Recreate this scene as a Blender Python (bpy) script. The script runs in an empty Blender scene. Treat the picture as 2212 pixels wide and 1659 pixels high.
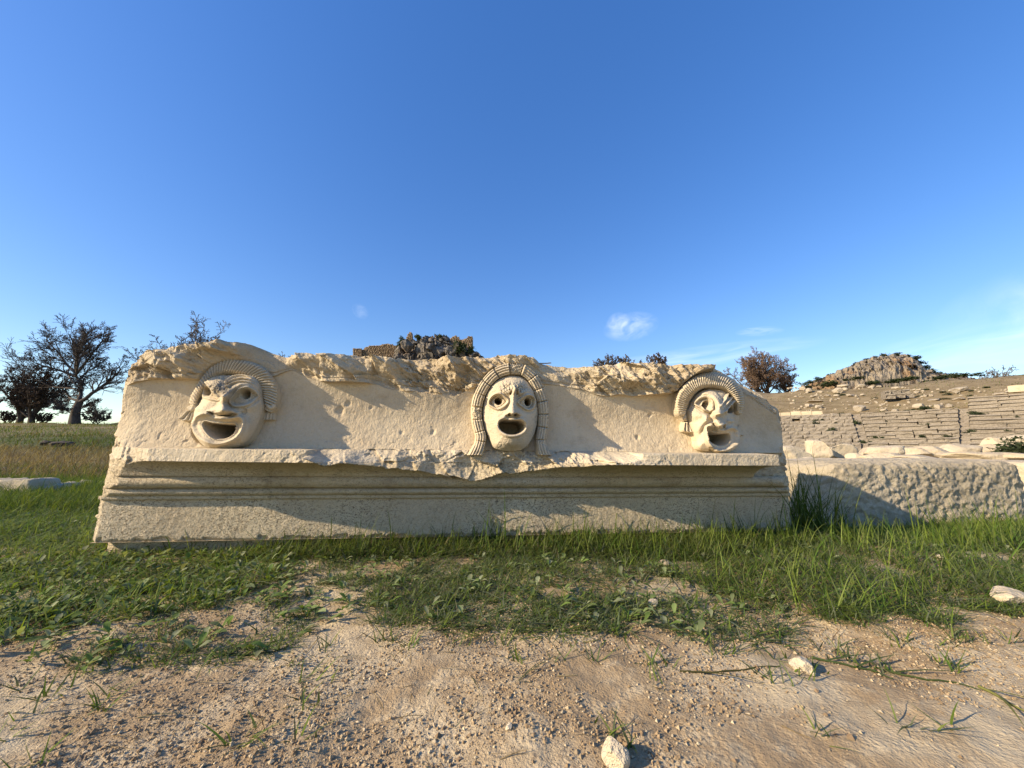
import bpy, math, random, time
import numpy as np
from mathutils import Vector
T0 = time.time()
rnd = random.Random(7)
R = np.random.default_rng(11)
scene = bpy.context.scene
COL = scene.collection

# ------------------------------------------------------------------ camera, sky, sun, exposure
F, CX, CY = 800.0, 1106.0, 829.5            # focal length and centre of the 2212 x 1659 picture
PITCH = math.radians(9.5)
H = 0.5                                      # eye height
cp, sp = math.cos(PITCH), math.sin(PITCH)
cam = bpy.data.cameras.new('camera')
cam_o = bpy.data.objects.new('camera', cam); COL.objects.link(cam_o)
cam.sensor_width = 36.0; cam.lens = 36.0 * F / 2212.0
cam.clip_start = 0.02; cam.clip_end = 3000
cam_o.location = (0, 0, H); cam_o.rotation_euler = (math.pi / 2 + PITCH, 0, 0)
scene.camera = cam_o
scene.render.resolution_x, scene.render.resolution_y = 1024, 768

SUN_DIR = Vector((-2.50, -1.0, 1.25)).normalized()     # towards the sun: low, from the left and a little behind the camera
SUN_EL = math.asin(SUN_DIR.z); SUN_ROT = math.atan2(SUN_DIR.x, SUN_DIR.y)
w = bpy.data.worlds.new('World'); scene.world = w; w.use_nodes = True
nt = w.node_tree; nt.nodes.clear()
wn = lambda t: nt.nodes.new(t)
out = wn('ShaderNodeOutputWorld'); bg = wn('ShaderNodeBackground'); sky = wn('ShaderNodeTexSky')
sky.sky_type = 'NISHITA'; sky.sun_disc = False
sky.sun_elevation = SUN_EL; sky.sun_rotation = SUN_ROT % (2 * math.pi)
sky.air_density = 1.15; sky.dust_density = 0.35; sky.ozone_density = 3.2; sky.altitude = 60
tc = wn('ShaderNodeTexCoord')
def wmath(op, a, b=None):
    n = wn('ShaderNodeMath'); n.operation = op
    for i, v in enumerate((a, b)):
        if v is None: continue
        if isinstance(v, (int, float)): n.inputs[i].default_value = v
        else: nt.links.new(v, n.inputs[i])
    return n.outputs[0]
def wdot(vec):
    n = wn('ShaderNodeVectorMath'); n.operation = 'DOT_PRODUCT'
    nt.links.new(tc.outputs['Generated'], n.inputs[0]); n.inputs[1].default_value = vec
    return n.outputs['Value']
def pix_dir(px, py):
    x, y, z = px - CX, CY - py, F
    return Vector((x, z * cp - y * sp, y * cp + z * sp)).normalized()
def wisp(px, py, wid, hei, tilt, scale, lo, hi, amp, seed):
    """A thin cloud: a soft patch of noise about one direction of the sky."""
    d = pix_dir(px, py); r = d.cross(Vector((0, 0, 1))).normalized(); u = r.cross(d)
    c, s = math.cos(tilt), math.sin(tilt)
    a = wdot(r * c + u * s); b = wdot(u * c - r * s); f = wmath('GREATER_THAN', wdot(d), 0.0)
    a2 = wmath('DIVIDE', a, wid / F); b2 = wmath('DIVIDE', b, hei / F)
    rr = wmath('ADD', wmath('MULTIPLY', a2, a2), wmath('MULTIPLY', b2, b2))
    cmb = wn('ShaderNodeCombineXYZ'); nt.links.new(a2, cmb.inputs[0]); nt.links.new(b2, cmb.inputs[1]); cmb.inputs[2].default_value = seed
    no = wn('ShaderNodeTexNoise'); no.inputs['Scale'].default_value = scale; no.inputs['Detail'].default_value = 6
    no.inputs['Distortion'].default_value = 1.0; nt.links.new(cmb.outputs[0], no.inputs['Vector'])
    mr = wn('ShaderNodeMapRange'); mr.interpolation_type = 'SMOOTHSTEP'
    mr.inputs[1].default_value = lo; mr.inputs[2].default_value = hi; nt.links.new(no.outputs[0], mr.inputs[0])
    fall = wmath('MAXIMUM', wmath('SUBTRACT', 1.0, rr), 0.0)
    return wmath('MULTIPLY', wmath('MULTIPLY', wmath('MULTIPLY', mr.outputs[0], fall), f), amp)
clouds = None
for a in (wisp(1362, 706, 56, 30, 0.1, 1.3, 0.25, 0.9, .55, 3.1), wisp(1335, 700, 26, 24, 0.9, 1.0, 0.2, 0.9, 0.5, 5.7), wisp(1640, 716, 38, 9, -.1, 1.2, .25, .8, .35, 8.2),
          wisp(2090, 765, 190, 42, 0.12, 1.6, .25, .9, .45, 1.4), wisp(2230, 670, 95, 60, 0.3, 1.3, .25, .95, .3, 6.6),
          wisp(778, 672, 14, 18, .8, 1.0, .3, .9, .25, 2.2), wisp(1480, 775, 220, 22, 0.05, 1.8, .2, .9, .45, 9.2)):
    clouds = a if clouds is None else wmath('ADD', clouds, a)
mixc = wn('ShaderNodeMix'); mixc.data_type = 'RGBA'; mixc.clamp_factor = True
nt.links.new(wmath('MULTIPLY', clouds, 0.75), mixc.inputs['Factor'])
hsv = wn('ShaderNodeHueSaturation'); hsv.inputs['Hue'].default_value = .518; hsv.inputs['Saturation'].default_value = 1.48; hsv.inputs['Value'].default_value = 1.0
def wscale(c, f):
    n = wn('ShaderNodeVectorMath'); n.operation = 'SCALE'; nt.links.new(c, n.inputs[0]); n.inputs['Scale'].default_value = f; return n.outputs[0]
gam = wn('ShaderNodeGamma'); gam.inputs['Gamma'].default_value = .74; nt.links.new(wscale(sky.outputs[0], .25), gam.inputs['Color'])
nt.links.new(wscale(gam.outputs[0], 4.0), hsv.inputs['Color']); nt.links.new(hsv.outputs[0], mixc.inputs['A']); mixc.inputs['B'].default_value = (6.6, 6.9, 7.3, 1)
nt.links.new(mixc.outputs['Result'], bg.inputs['Color'])
bg.inputs['Strength'].default_value = 0.117
nt.links.new(bg.outputs[0], out.inputs['Surface'])

sl = bpy.data.lights.new('sun', 'SUN'); sl.energy = 4.3; sl.angle = math.radians(0.53); sl.color = (1.0, 0.83, 0.60)
so = bpy.data.objects.new('sun', sl); COL.objects.link(so); so.rotation_euler = SUN_DIR.to_track_quat('Z', 'Y').to_euler(); so.location = (-20, -10, 12)
vs = scene.view_settings
scene.display_settings.display_device = 'sRGB'
vs.view_transform = 'Standard'; vs.look = 'None'; vs.exposure = 0.95; vs.gamma = 1.0; vs.use_curve_mapping = False
scene.render.engine = 'CYCLES'
scene.cycles.max_bounces = 6; scene.cycles.diffuse_bounces = 3; scene.cycles.transparent_max_bounces = 4
try: scene.cycles.use_denoising = True
except Exception: pass

# ------------------------------------------------------------------ picture <-> place (used to measure real positions from the photograph)
def ray(px, py):
    px = np.asarray(px, float); py = np.asarray(py, float)
    x = px - CX; y = CY - py
    return np.stack([x, F * cp - y * sp + 0 * x, y * cp + F * sp + 0 * x], -1)
def at_depth(px, py, Y):
    r = ray(px, py); t = Y / r[..., 1]
    return np.array([0, 0, H]) + r * np.asarray(t)[..., None]
def on_flat(px, py, z=0.0):
    r = ray(px, py); t = (z - H) / r[..., 2]
    return np.array([0, 0, H]) + r * np.asarray(t)[..., None]
def project(p):
    p = np.asarray(p, float); x = p[..., 0]; y = p[..., 1]; z = p[..., 2] - H
    zc = y * cp + z * sp; yc = -y * sp + z * cp
    return CX + F * x / zc, CY - F * yc / zc

# ------------------------------------------------------------------ noise
def _h(ix, iy, iz, seed):
    h = (ix.astype(np.int64) * 374761393 + iy.astype(np.int64) * 668265263 + iz.astype(np.int64) * 2147483647 // 7 + seed * 1274126177) & 0xFFFFFFFF
    h = ((h ^ (h >> 13)) * 1274126177) & 0xFFFFFFFF
    h = ((h ^ (h >> 16)) * 2246822519) & 0xFFFFFFFF
    return ((h ^ (h >> 15)) & 0xFFFFFF) / float(0xFFFFFF)
def vn2(x, y, seed=0):
    x = np.asarray(x, float); y = np.asarray(y, float)
    ix = np.floor(x); iy = np.floor(y); fx = x - ix; fy = y - iy
    fx = fx * fx * (3 - 2 * fx); fy = fy * fy * (3 - 2 * fy); z = np.zeros_like(ix)
    a = _h(ix, iy, z, seed); b = _h(ix + 1, iy, z, seed); c = _h(ix, iy + 1, z, seed); d = _h(ix + 1, iy + 1, z, seed)
    return (a * (1 - fx) + b * fx) * (1 - fy) + (c * (1 - fx) + d * fx) * fy
def fbm2(x, y, oct=4, seed=0, gain=0.5):
    s = 0; a = 1; n = 0
    for o in range(oct):
        s = s + a * (vn2(x * 2 ** o + 17.3 * o, y * 2 ** o - 9.1 * o, seed + o) * 2 - 1); n += a; a *= gain
    return s / n
def rid2(x, y, oct=4, seed=0):
    s = 0; a = 1; n = 0
    for o in range(oct):
        s = s + a * (1 - np.abs(vn2(x * 2 ** o + 7.7 * o, y * 2 ** o, seed + o) * 2 - 1)); n += a; a *= .5
    return s / n
def vn3(x, y, z, seed=0):
    ix = np.floor(x); iy = np.floor(y); iz = np.floor(z); fx = x - ix; fy = y - iy; fz = z - iz
    fx = fx * fx * (3 - 2 * fx); fy = fy * fy * (3 - 2 * fy); fz = fz * fz * (3 - 2 * fz)
    def L(k):
        a = _h(ix, iy, iz + k, seed); b = _h(ix + 1, iy, iz + k, seed); c = _h(ix, iy + 1, iz + k, seed); d = _h(ix + 1, iy + 1, iz + k, seed)
        return (a * (1 - fx) + b * fx) * (1 - fy) + (c * (1 - fx) + d * fx) * fy
    return L(0) * (1 - fz) + L(1) * fz
def fbm3(x, y, z, oct=4, seed=0):
    s = 0; a = 1; n = 0
    for o in range(oct):
        k = 2 ** o
        s = s + a * (vn3(x * k + 3.3 * o, y * k, z * k - 5.1 * o, seed + o) * 2 - 1); n += a; a *= .5
    return s / n
def facet2(x, y, seed=0, tilt=1.3, off=.45):
    """Chipped stone: cells, each a small plane of its own height and slope."""
    x = np.asarray(x, float); y = np.asarray(y, float)
    ix = np.floor(x); iy = np.floor(y); best = np.full(x.shape, 9.0); val = np.zeros(x.shape); z = np.zeros_like(ix)
    for dx in (-1, 0, 1):
        for dy in (-1, 0, 1):
            cx = ix + dx; cy = iy + dy
            px = cx + .1 + .8 * _h(cx, cy, z, seed); py = cy + .1 + .8 * _h(cx, cy, z, seed + 1)
            d = (x - px) ** 2 + (y - py) ** 2
            v = off * (_h(cx, cy, z, seed + 2) - .5) + tilt * 2 * ((x - px) * (_h(cx, cy, z, seed + 3) - .5) + (y - py) * (_h(cx, cy, z, seed + 4) - .5))
            m = d < best; best = np.where(m, d, best); val = np.where(m, v, val)
    return val
def chips(x, y, seed=0):
    return facet2(x + .35 * fbm2(x * 1.7, y * 1.7, 2, seed + 50), y + .35 * fbm2(x * 1.7, y * 1.7, 2, seed + 60), seed) + .42 * facet2(x * 2.3, y * 2.3, seed + 9) + .14 * facet2(x * 5.1, y * 5.1, seed + 19)
def scoops(x, y, seed=0, warp=.12):
    """Broken stone: shallow shell-shaped scars meeting in sharp ridges."""
    x, y = x + warp * fbm2(x * 1.9, y * 1.9, 2, seed + 50), y + warp * fbm2(x * 1.9, y * 1.9, 2, seed + 60)
    ix = np.floor(x); iy = np.floor(y); z = np.zeros_like(ix); val = np.full(x.shape, 9.0)
    for dx in (-1, 0, 1):
        for dy in (-1, 0, 1):
            cx = ix + dx; cy = iy + dy; px = cx + _h(cx, cy, z, seed); py = cy + _h(cx, cy, z, seed + 1); ex, ey = x - px, y - py
            val = np.minimum(val, .55 * (_h(cx, cy, z, seed + 2) - .5) + 1.1 * (ex * (_h(cx, cy, z, seed + 3) - .5) + ey * (_h(cx, cy, z, seed + 4) - .5)) + .75 * (ex * ex + ey * ey))
    return val - .05
def broken(x, y, seed=0):
    m = sstep(.3, .7, .5 + .6 * fbm2(x * .45, y * .6, 3, seed + 31)); m2 = sstep(.3, .7, .5 + .6 * fbm2(x * .7 + 9, y * .5, 3, seed + 37))
    return .8 * scoops(x, y, seed) + .5 * facet2(x * .8 + .4 * y, y * .9, seed + 3, 1.2, .3) + (.25 + .6 * m) * scoops(x * 2.2 + .5 * y, y * 1.7, seed + 7) + .30 * m2 * scoops(x * 4.7 + 1.4 * y, y * 3.4, seed + 17) + .16 * (.3 + m) * facet2(x * 7 + 2 * y, y * 5, seed + 27)
def sstep(a, b, x):
    t = np.clip((np.asarray(x, float) - a) / (b - a), 0, 1); return t * t * (3 - 2 * t)
def poly_y(pts, x):
    p = np.array(pts, float); return np.interp(x, p[:, 0], p[:, 1])

# ------------------------------------------------------------------ objects
def tag(o, label=None, cat=None, group=None, kind=None):
    if label: o['label'] = label
    if cat: o['category'] = cat
    if group: o['group'] = group
    if kind: o['kind'] = kind
    return o
def empty(name, loc=(0, 0, 0)):
    o = bpy.data.objects.new(name, None); COL.objects.link(o); o.location = loc; o.empty_display_size = .1
    return o
def link(name, me, parent=None, loc=None, rot=None, scale=None):
    o = bpy.data.objects.new(name, me); COL.objects.link(o)
    if parent is not None: o.parent = parent
    if loc is not None: o.location = loc
    if rot is not None: o.rotation_euler = rot
    if scale is not None: o.scale = scale
    return o
def mesh(name, v, quads=None, tris=None, mat=None, smooth=True, color=None):
    v = np.ascontiguousarray(v, np.float32)
    me = bpy.data.meshes.new(name)
    me.vertices.add(len(v)); me.vertices.foreach_set('co', v.ravel())
    nq = 0 if quads is None else len(quads); ntri = 0 if tris is None else len(tris)
    parts = []; 
    if nq: parts.append(np.asarray(quads, np.int32).ravel())
    if ntri: parts.append(np.asarray(tris, np.int32).ravel())
    li = np.concatenate(parts)
    me.loops.add(len(li)); me.loops.foreach_set('vertex_index', li)
    me.polygons.add(nq + ntri)
    st = np.concatenate([np.arange(nq) * 4, nq * 4 + np.arange(ntri) * 3]).astype(np.int32)
    me.polygons.foreach_set('loop_start', st)
    me.polygons.foreach_set('use_smooth', np.full(nq + ntri, smooth, bool))
    if color is not None:
        at = me.color_attributes.new('tint', 'FLOAT_COLOR', 'POINT')
        c = np.ones((len(v), 4), np.float32); c[:, :color.shape[1]] = color
        at.data.foreach_set('color', c.ravel())
    me.update(calc_edges=True); me.validate()
    if mat: me.materials.append(mat)
    return me
def grid_quads(nr, nc, mask=None):
    i = np.arange(nr * nc).reshape(nr, nc)
    q = np.stack([i[:-1, :-1], i[:-1, 1:], i[1:, 1:], i[1:, :-1]], -1)
    return q[mask] if mask is not None else q.reshape(-1, 4)
def compact(v, quads, color=None):
    u, inv = np.unique(quads, return_inverse=True)
    return v[u], inv.reshape(quads.shape), (None if color is None else color[u])

# ------------------------------------------------------------------ materials
def new_mat(name, rough=.95):
    m = bpy.data.materials.new(name); m.use_nodes = True
    b = m.node_tree.nodes['Principled BSDF']; b.inputs['Roughness'].default_value = rough
    try: b.inputs['Specular IOR Level'].default_value = .15
    except KeyError: pass
    return m, m.node_tree, b
class NB:
    def __init__(s, nt): s.nt = nt
    def n(s, t): return s.nt.nodes.new(t)
    def l(s, a, b): s.nt.links.new(a, b)
    def noise(s, vec, scale, detail=6, rough=.55, dist=0.0):
        n = s.n('ShaderNodeTexNoise'); n.inputs['Scale'].default_value = scale; n.inputs['Detail'].default_value = detail
        n.inputs['Roughness'].default_value = rough; n.inputs['Distortion'].default_value = dist; s.l(vec, n.inputs['Vector']); return n.outputs[0]
    def voro(s, vec, scale, feature='F1', out='Distance'):
        n = s.n('ShaderNodeTexVoronoi'); n.feature = feature; n.inputs['Scale'].default_value = scale; s.l(vec, n.inputs['Vector']); return n.outputs[out]
    def rng(s, v, a, b, c=0.0, d=1.0, smooth=True):
        n = s.n('ShaderNodeMapRange'); n.interpolation_type = 'SMOOTHSTEP' if smooth else 'LINEAR'
        for i, k in enumerate((a, b, c, d)): n.inputs[i + 1].default_value = k
        s.l(v, n.inputs[0]); return n.outputs[0]
    def mix(s, f, a, b, mode='MIX'):
        n = s.n('ShaderNodeMix'); n.data_type = 'RGBA'; n.blend_type = mode
        for k, v in (('Factor', f), ('A', a), ('B', b)):
            if isinstance(v, (int, float)): n.inputs[k].default_value = v
            elif isinstance(v, tuple): n.inputs[k].default_value = (*v, 1)
            else: s.l(v, n.inputs[k])
        return n.outputs['Result']
    def math(s, op, a, b=None):
        n = s.n('ShaderNodeMath'); n.operation = op
        for i, v in enumerate((a, b)):
            if v is None: continue
            if isinstance(v, (int, float)): n.inputs[i].default_value = v
            else: s.l(v, n.inputs[i])
        return n.outputs[0]
    def coord(s, kind='Object'): return s.n('ShaderNodeTexCoord').outputs[kind]
    def pos(s): return s.n('ShaderNodeNewGeometry').outputs['Position']
    def scale(s, vec, xyz):
        n = s.n('ShaderNodeMapping'); n.inputs['Scale'].default_value = xyz; s.l(vec, n.inputs['Vector']); return n.outputs[0]
    def bump(s, h, dist, strength=1.0, prev=None):
        n = s.n('ShaderNodeBump'); n.inputs['Distance'].default_value = dist; n.inputs['Strength'].default_value = strength; s.l(h, n.inputs['Height'])
        if prev is not None: s.l(prev, n.inputs['Normal'])
        return n.outputs[0]
def limestone(name, light, mid, dark, sc=1.0, speck=0.0, grain=.0022, lichen=0.25, big=1.0, tool=0.0):
    m, t, b = new_mat(name); k = NB(t); p = k.pos()
    c = k.mix(k.rng(k.noise(p, 2.3 * sc, 5), .35, .65), mid, light)
    c = k.mix(k.math('MULTIPLY', k.rng(k.noise(p, 9 * sc, 6, .65), .5, .72), .55), c, dark)
    c = k.mix(k.math('MULTIPLY', k.rng(k.noise(p, 55 * sc, 4, .7), .5, .75), .4), c, dark)
    g = k.noise(p, 130 * sc, 3, .7)
    c = k.mix(k.rng(g, .3, .7, .0, .22), c, (.62, .56, .45))
    if lichen:
        li = k.math('MULTIPLY', k.rng(k.noise(p, 14 * sc, 7, .75, .4), .56, .68), k.rng(k.noise(p, 1.7 * sc, 3), .5, .66))
        c = k.mix(k.math('MULTIPLY', li, lichen), c, (.12, .115, .10))
    hgt = k.math('ADD', k.math('MULTIPLY', k.noise(p, 42 * sc, 5, .65), 1.0), k.math('MULTIPLY', g, .35))
    nrm = k.bump(hgt, grain * 4, .9)
    if tool:
        tv = k.scale(p, (95, 95, 48)); th = k.noise(tv, 1.0, 3, .6)
        nrm = k.bump(th, tool, .8, nrm)
    if speck:
        s1 = k.noise(k.scale(p, (1, 1, 1.5)), 120, 4, .65, .9); s2 = k.noise(p, 2.4, 3)
        f = k.math('MULTIPLY', k.rng(s1, .545, .60), k.rng(s2, .3, .6, .3, 1.0))
        c = k.mix(k.math('MULTIPLY', f, speck), c, (.085, .06, .036))
        nrm = k.bump(k.math('SUBTRACT', 1.0, f), .004, .7, nrm)
    k.l(c, b.inputs['Base Color']); k.l(nrm, b.inputs['Normal'])
    return m
M_FRIEZE = limestone('carved_limestone', (.58, .48, .325), (.50, .40, .26), (.36, .275, .17), tool=.0045, grain=.0016)
M_CROWN = limestone('broken_limestone', (.54, .44, .29), (.45, .35, .215), (.29, .215, .125), grain=.0035, lichen=.55)
M_MOULD = limestone('weathered_limestone', (.53, .435, .28), (.45, .36, .22), (.29, .21, .12), speck=.55, grain=.0018, lichen=.3)
M_FASCIA = limestone('pitted_limestone', (.56, .465, .31), (.48, .385, .25), (.34, .26, .16), speck=.75, grain=.0022)
M_LEDGE = limestone('pale_limestone', (.60, .51, .365), (.52, .43, .29), (.39, .31, .20), grain=.003, tool=.003, lichen=.15)
M_MASK = limestone('mask_limestone', (.57, .48, .335), (.50, .41, .275), (.35, .28, .19), grain=.0011, lichen=.75, sc=1.3)
M_ROUGH = limestone('rough_grey_limestone', (.47, .40, .28), (.39, .325, .22), (.23, .185, .12), grain=.006, lichen=.45, sc=.8)
M_CREAM = limestone('cream_boulder_limestone', (.56, .46, .31), (.48, .385, .25), (.34, .26, .16), grain=.006, sc=.5, lichen=.2)
M_SEAT = limestone('grey_seat_stone', (.225, .19, .145), (.18, .15, .115), (.10, .082, .06), grain=.02, sc=.12, lichen=.6)
M_SCREE = limestone('pale_scree_stone', (.40, .335, .24), (.31, .26, .19), (.19, .155, .115), grain=.03, sc=.1, lichen=.3)
M_CASTLE = limestone('brown_rubble_masonry', (.32, .225, .13), (.25, .17, .095), (.13, .09, .05), grain=.2, sc=.03, lichen=.3)
# ------------------------------------------------------------------ terrain heights
TC = np.array([8.85, 8.2]); TR0, TR1 = 20.0, 28.3           # theatre: centre of the orchestra, first and last row
ROW_RISE, ROW_RUN, TZ0 = 0.29, 0.735, -0.15
_c = ray(np.array([1500, 1690, 1740, 1850, 1950, 2010, 2060, 2110, 2160, 2212, 2400]), np.array([852, 848, 840, 839, 833, 823, 819, 817, 812, 807, 790]))
CREST_Q = _c[:, 0] / _c[:, 1]; CREST_E = _c[:, 2] / _c[:, 1]
def terrain(x, y, micro=True):
    x = np.asarray(x, float); y = np.asarray(y, float)
    q = x / np.maximum(np.abs(y), .3)
    r = np.hypot(x, y)
    # grassy slope on the left
    left = sstep(-.45, -.75, q) * (y > 0)
    t = np.clip(y - 5.6, 0, 24.0)
    zl = (.083 * t + .0005 * t * t) + .10 * fbm2(x * .35, y * .35, 3, 21) * np.clip(t / 6, 0, 1)
    zl = zl - .05 * np.clip(y - 29.6, 0, 60)
    z = zl * left
    # ground behind the block, rising slowly towards the castle hill
    mid = sstep(-.75, -.3, q) * sstep(.72, .45, q) * (y > 0)
    z = z + mid * np.clip(y - 25, 0, 120) * .085
    # theatre hollow and the slope above it
    a = x - TC[0]; b = y - TC[1]; rr = np.hypot(a, b)
    ang = np.degrees(np.arctan2(b, a))
    sect = sstep(100, 84, ang) * sstep(-30, 0, ang)
    tt = np.clip((rr - TR0) / (TR1 - TR0), 0, 1)
    zs = TZ0 - .25 + tt * (ROW_RISE * 11.3)
    over = np.clip(rr - TR1, 0, 300)
    line = H + np.abs(y) * np.interp(q, CREST_Q, CREST_E)          # the crest of the slope as measured
    up = zs + .27 * over + np.clip(over / 4, 0, 1) * (.35 * fbm2(x * .16, y * .16, 3, 31) + .12 * fbm2(x * .7, y * .7, 3, 33))
    past = np.clip(up - line, 0, 99)
    zs = np.minimum(up, line - .5 * past + .06 * fbm2(x * .3, y * .3, 3, 35))
    zs = np.where(rr < TR0, TZ0 - .25 + .15 * sstep(TR0, TR0 - 8, rr) + .25 * sstep(TR0 - 4, TR0 - 10, rr), zs)
    z = z + sect * sstep(7, 13, r) * zs
    # right: a low bank where the fallen stones lie
    bank = sstep(.55, .8, q) * sstep(3.0, 5.0, y) * sstep(11, 8.5, y)
    z = z + .16 * bank - .13 * sstep(1.3, 2.3, x) * sstep(1.8, 2.7, y) * sstep(6, 4.6, y)
    if micro:
        near = sstep(9, 4, r)
        z = z + near * (.022 * fbm2(x * 1.3, y * 1.3, 3, 5) + .010 * fbm2(x * 5, y * 5, 3, 6) + .005 * (rid2(x * 11, y * 11, 3, 8) - .6) * sstep(3, 1.5, r) + sstep(3.4, 2.4, r) * (.0024 * fbm2(x * 34, y * 34, 3, 9) + .0030 * np.maximum(0, fbm2(x * 26, y * 26, 2, 10)) * sstep(-.1, .3, fbm2(x * 4.5, y * 4.5, 3, 331))))
    return z
def ground_at_px(px, py, y0=1.0, y1=160.0, n=900):
    """Where the line of sight through a point of the photograph meets the terrain."""
    ys = np.geomspace(y0, y1, n); p = at_depth(np.full(n, px), np.full(n, py), ys)
    d = p[:, 2] - terrain(p[:, 0], p[:, 1], False)
    i = np.nonzero(d < 0)[0]
    if len(i) == 0: i = [int(np.argmin(d))]
    return p[i[0]]

nr, na = 330, 640
rad = np.concatenate([[0.0], np.geomspace(.42, 3.4, 194), np.geomspace(3.4, 1400, nr - 194)[1:]])
ang = np.concatenate([np.radians(np.linspace(-66, 66, na - 60)), np.radians(np.linspace(66, 294, 61)[1:])])
na = len(ang)
gx = rad[:, None] * np.sin(ang)[None]; gy = rad[:, None] * np.cos(ang)[None]
gz = terrain(gx, gy)
gq = gx / np.maximum(np.abs(gy), .3); gr = np.hypot(gx, gy)
rr_t = np.hypot(gx - TC[0], gy - TC[1])
nz = fbm2(gx * .5, gy * .5, 4, 41); nzf = fbm2(gx * 2.1, gy * 2.1, 4, 42); nzb = fbm2(gx * .12, gy * .12, 3, 43)
front = gy > 0
green = np.zeros_like(gx); dry = np.zeros_like(gx)
# worn earth in front of the block, turf to both sides and behind it
green = np.where(gr < 16, sstep(-.15, .15, nzf * .5 + sstep(1.6, 2.3, gy + .12 * nz) - .55), green)
green = np.where(~front, .25, green)
gqj = gq + .10 * nzb + .05 * nz
lefts = front & (gqj < -.45)
green = np.where(lefts & (gy > 4.8), .5 + .6 * nz + .55 * np.exp(-((gy - 12.5 - 2 * nzb) / 2.2) ** 2), green)
dry = np.where(lefts & (gy > 4.6), sstep(4.6, 5.8, gy) * (.75 + .5 * nzf), dry)
rights = front & (gqj > .45) & (gr > 7)
green = np.where(rights, np.where(rr_t > TR1, .18 + .5 * sstep(.1, .5, nz + .4 * nzf) + .6 * sstep(1.28, 1.5, gq) * sstep(TR1 + 12, TR1 + 26, rr_t), .35), green)
dry = np.where(rights & (rr_t > TR1 - 1), .8 + .4 * nzf, dry)
mids = front & (gqj > -.45) & (gqj < .45) & (gr > 4)
dry = np.where(mids, .7, dry); green = np.where(mids, .4 + .5 * nz, green)
def soft(A, n):
    for _ in range(n):
        A = (np.roll(A, 1, 1) + 2 * A + np.roll(A, -1, 1)) / 4; A[1:-1] = (A[:-2] + 2 * A[1:-1] + A[2:]) / 4
    return A
green, dry = soft(green, 6), soft(dry, 6)
gcol = np.stack([np.clip(green, 0, 1), np.clip(dry, 0, 1), .5 + .5 * nz], -1).reshape(-1, 3)
def ground_mat():
    m, t, b = new_mat('earth_and_turf'); k = NB(t); p = k.pos()
    at = k.n('ShaderNodeAttribute'); at.attribute_name = 'tint'
    sep = k.n('ShaderNodeSeparateColor'); k.l(at.outputs['Color'], sep.inputs[0])
    n1 = k.noise(p, 2.6, 7, .6, .3); n2 = k.noise(p, 11, 6, .65); n3 = k.noise(p, 60, 5, .7); n4 = k.noise(p, 240, 2, .7)
    soil = k.mix(k.rng(n1, .44, .58), (.33, .235, .130), (.47, .375, .235))
    soil = k.mix(k.math('MULTIPLY', k.rng(n2, .48, .66), .6), soil, (.58, .475, .305))
    soil = k.mix(k.math('MULTIPLY', k.rng(n3, .52, .7), .6), soil, (.235, .16, .09))
    soil = k.mix(k.math('MULTIPLY', k.rng(n4, .55, .75), .35), soil, (.55, .46, .32))
    dryc = k.mix(k.rng(k.noise(p, .9, 6, .7), .35, .65), (.19, .14, .072), (.28, .215, .12))
    dryc = k.mix(k.math('MULTIPLY', k.rng(k.noise(p, 3.5, 6, .75), .5, .68), .7), dryc, (.13, .095, .05))
    gre = k.mix(k.rng(k.noise(p, 1.5, 6, .7), .35, .65), (.035, .055, .014), (.085, .105, .03))
    gre = k.mix(k.math('MULTIPLY', k.rng(k.noise(p, 7, 5, .7), .5, .7), .5), gre, (.13, .12, .05))
    wob = k.math('MULTIPLY', k.math('SUBTRACT', n2, .5), .5)
    c = k.mix(k.rng(k.math('ADD', sep.outputs[1], wob), .25, .65), soil, dryc)
    c = k.mix(k.math('MULTIPLY', k.rng(k.math('ADD', sep.outputs[0], wob), .3, .75), .92), c, gre)
    grit = k.rng(k.voro(p, 130, 'SMOOTH_F1'), .0, .75, 1.0, 0.0)
    crk = k.rng(k.voro(k.mix(.12, p, k.n('ShaderNodeTexNoise').outputs['Color']), 9, 'DISTANCE_TO_EDGE'), .0, .035)
    soil = k.mix(k.math('MULTIPLY', k.math('SUBTRACT', 1.0, crk), k.rng(n1, .5, .6, .0, .55)), soil, (.15, .10, .055))
    hgt = k.math('ADD', k.math('MULTIPLY', n3, 1.0), k.math('MULTIPLY', grit, k.rng(n2, .4, .6, .1, .6)))
    nrm = k.bump(hgt, .0035, .8); nrm = k.bump(n4, .0025, .8, nrm)
    k.l(c, b.inputs['Base Color']); k.l(nrm, b.inputs['Normal'])
    return m
M_GROUND = ground_mat()
i = np.arange(nr * na).reshape(nr, na); i2 = np.roll(i, -1, axis=1)
q = np.stack([i[:-1], i[1:], i2[1:], i2[:-1]], -1).reshape(-1, 4)
g = link('ground', mesh('ground', np.stack([gx, gy, gz], -1).reshape(-1, 3), q, None, M_GROUND, True, gcol)); tag(g, kind='structure')
print('ground', time.time() - T0)

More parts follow.
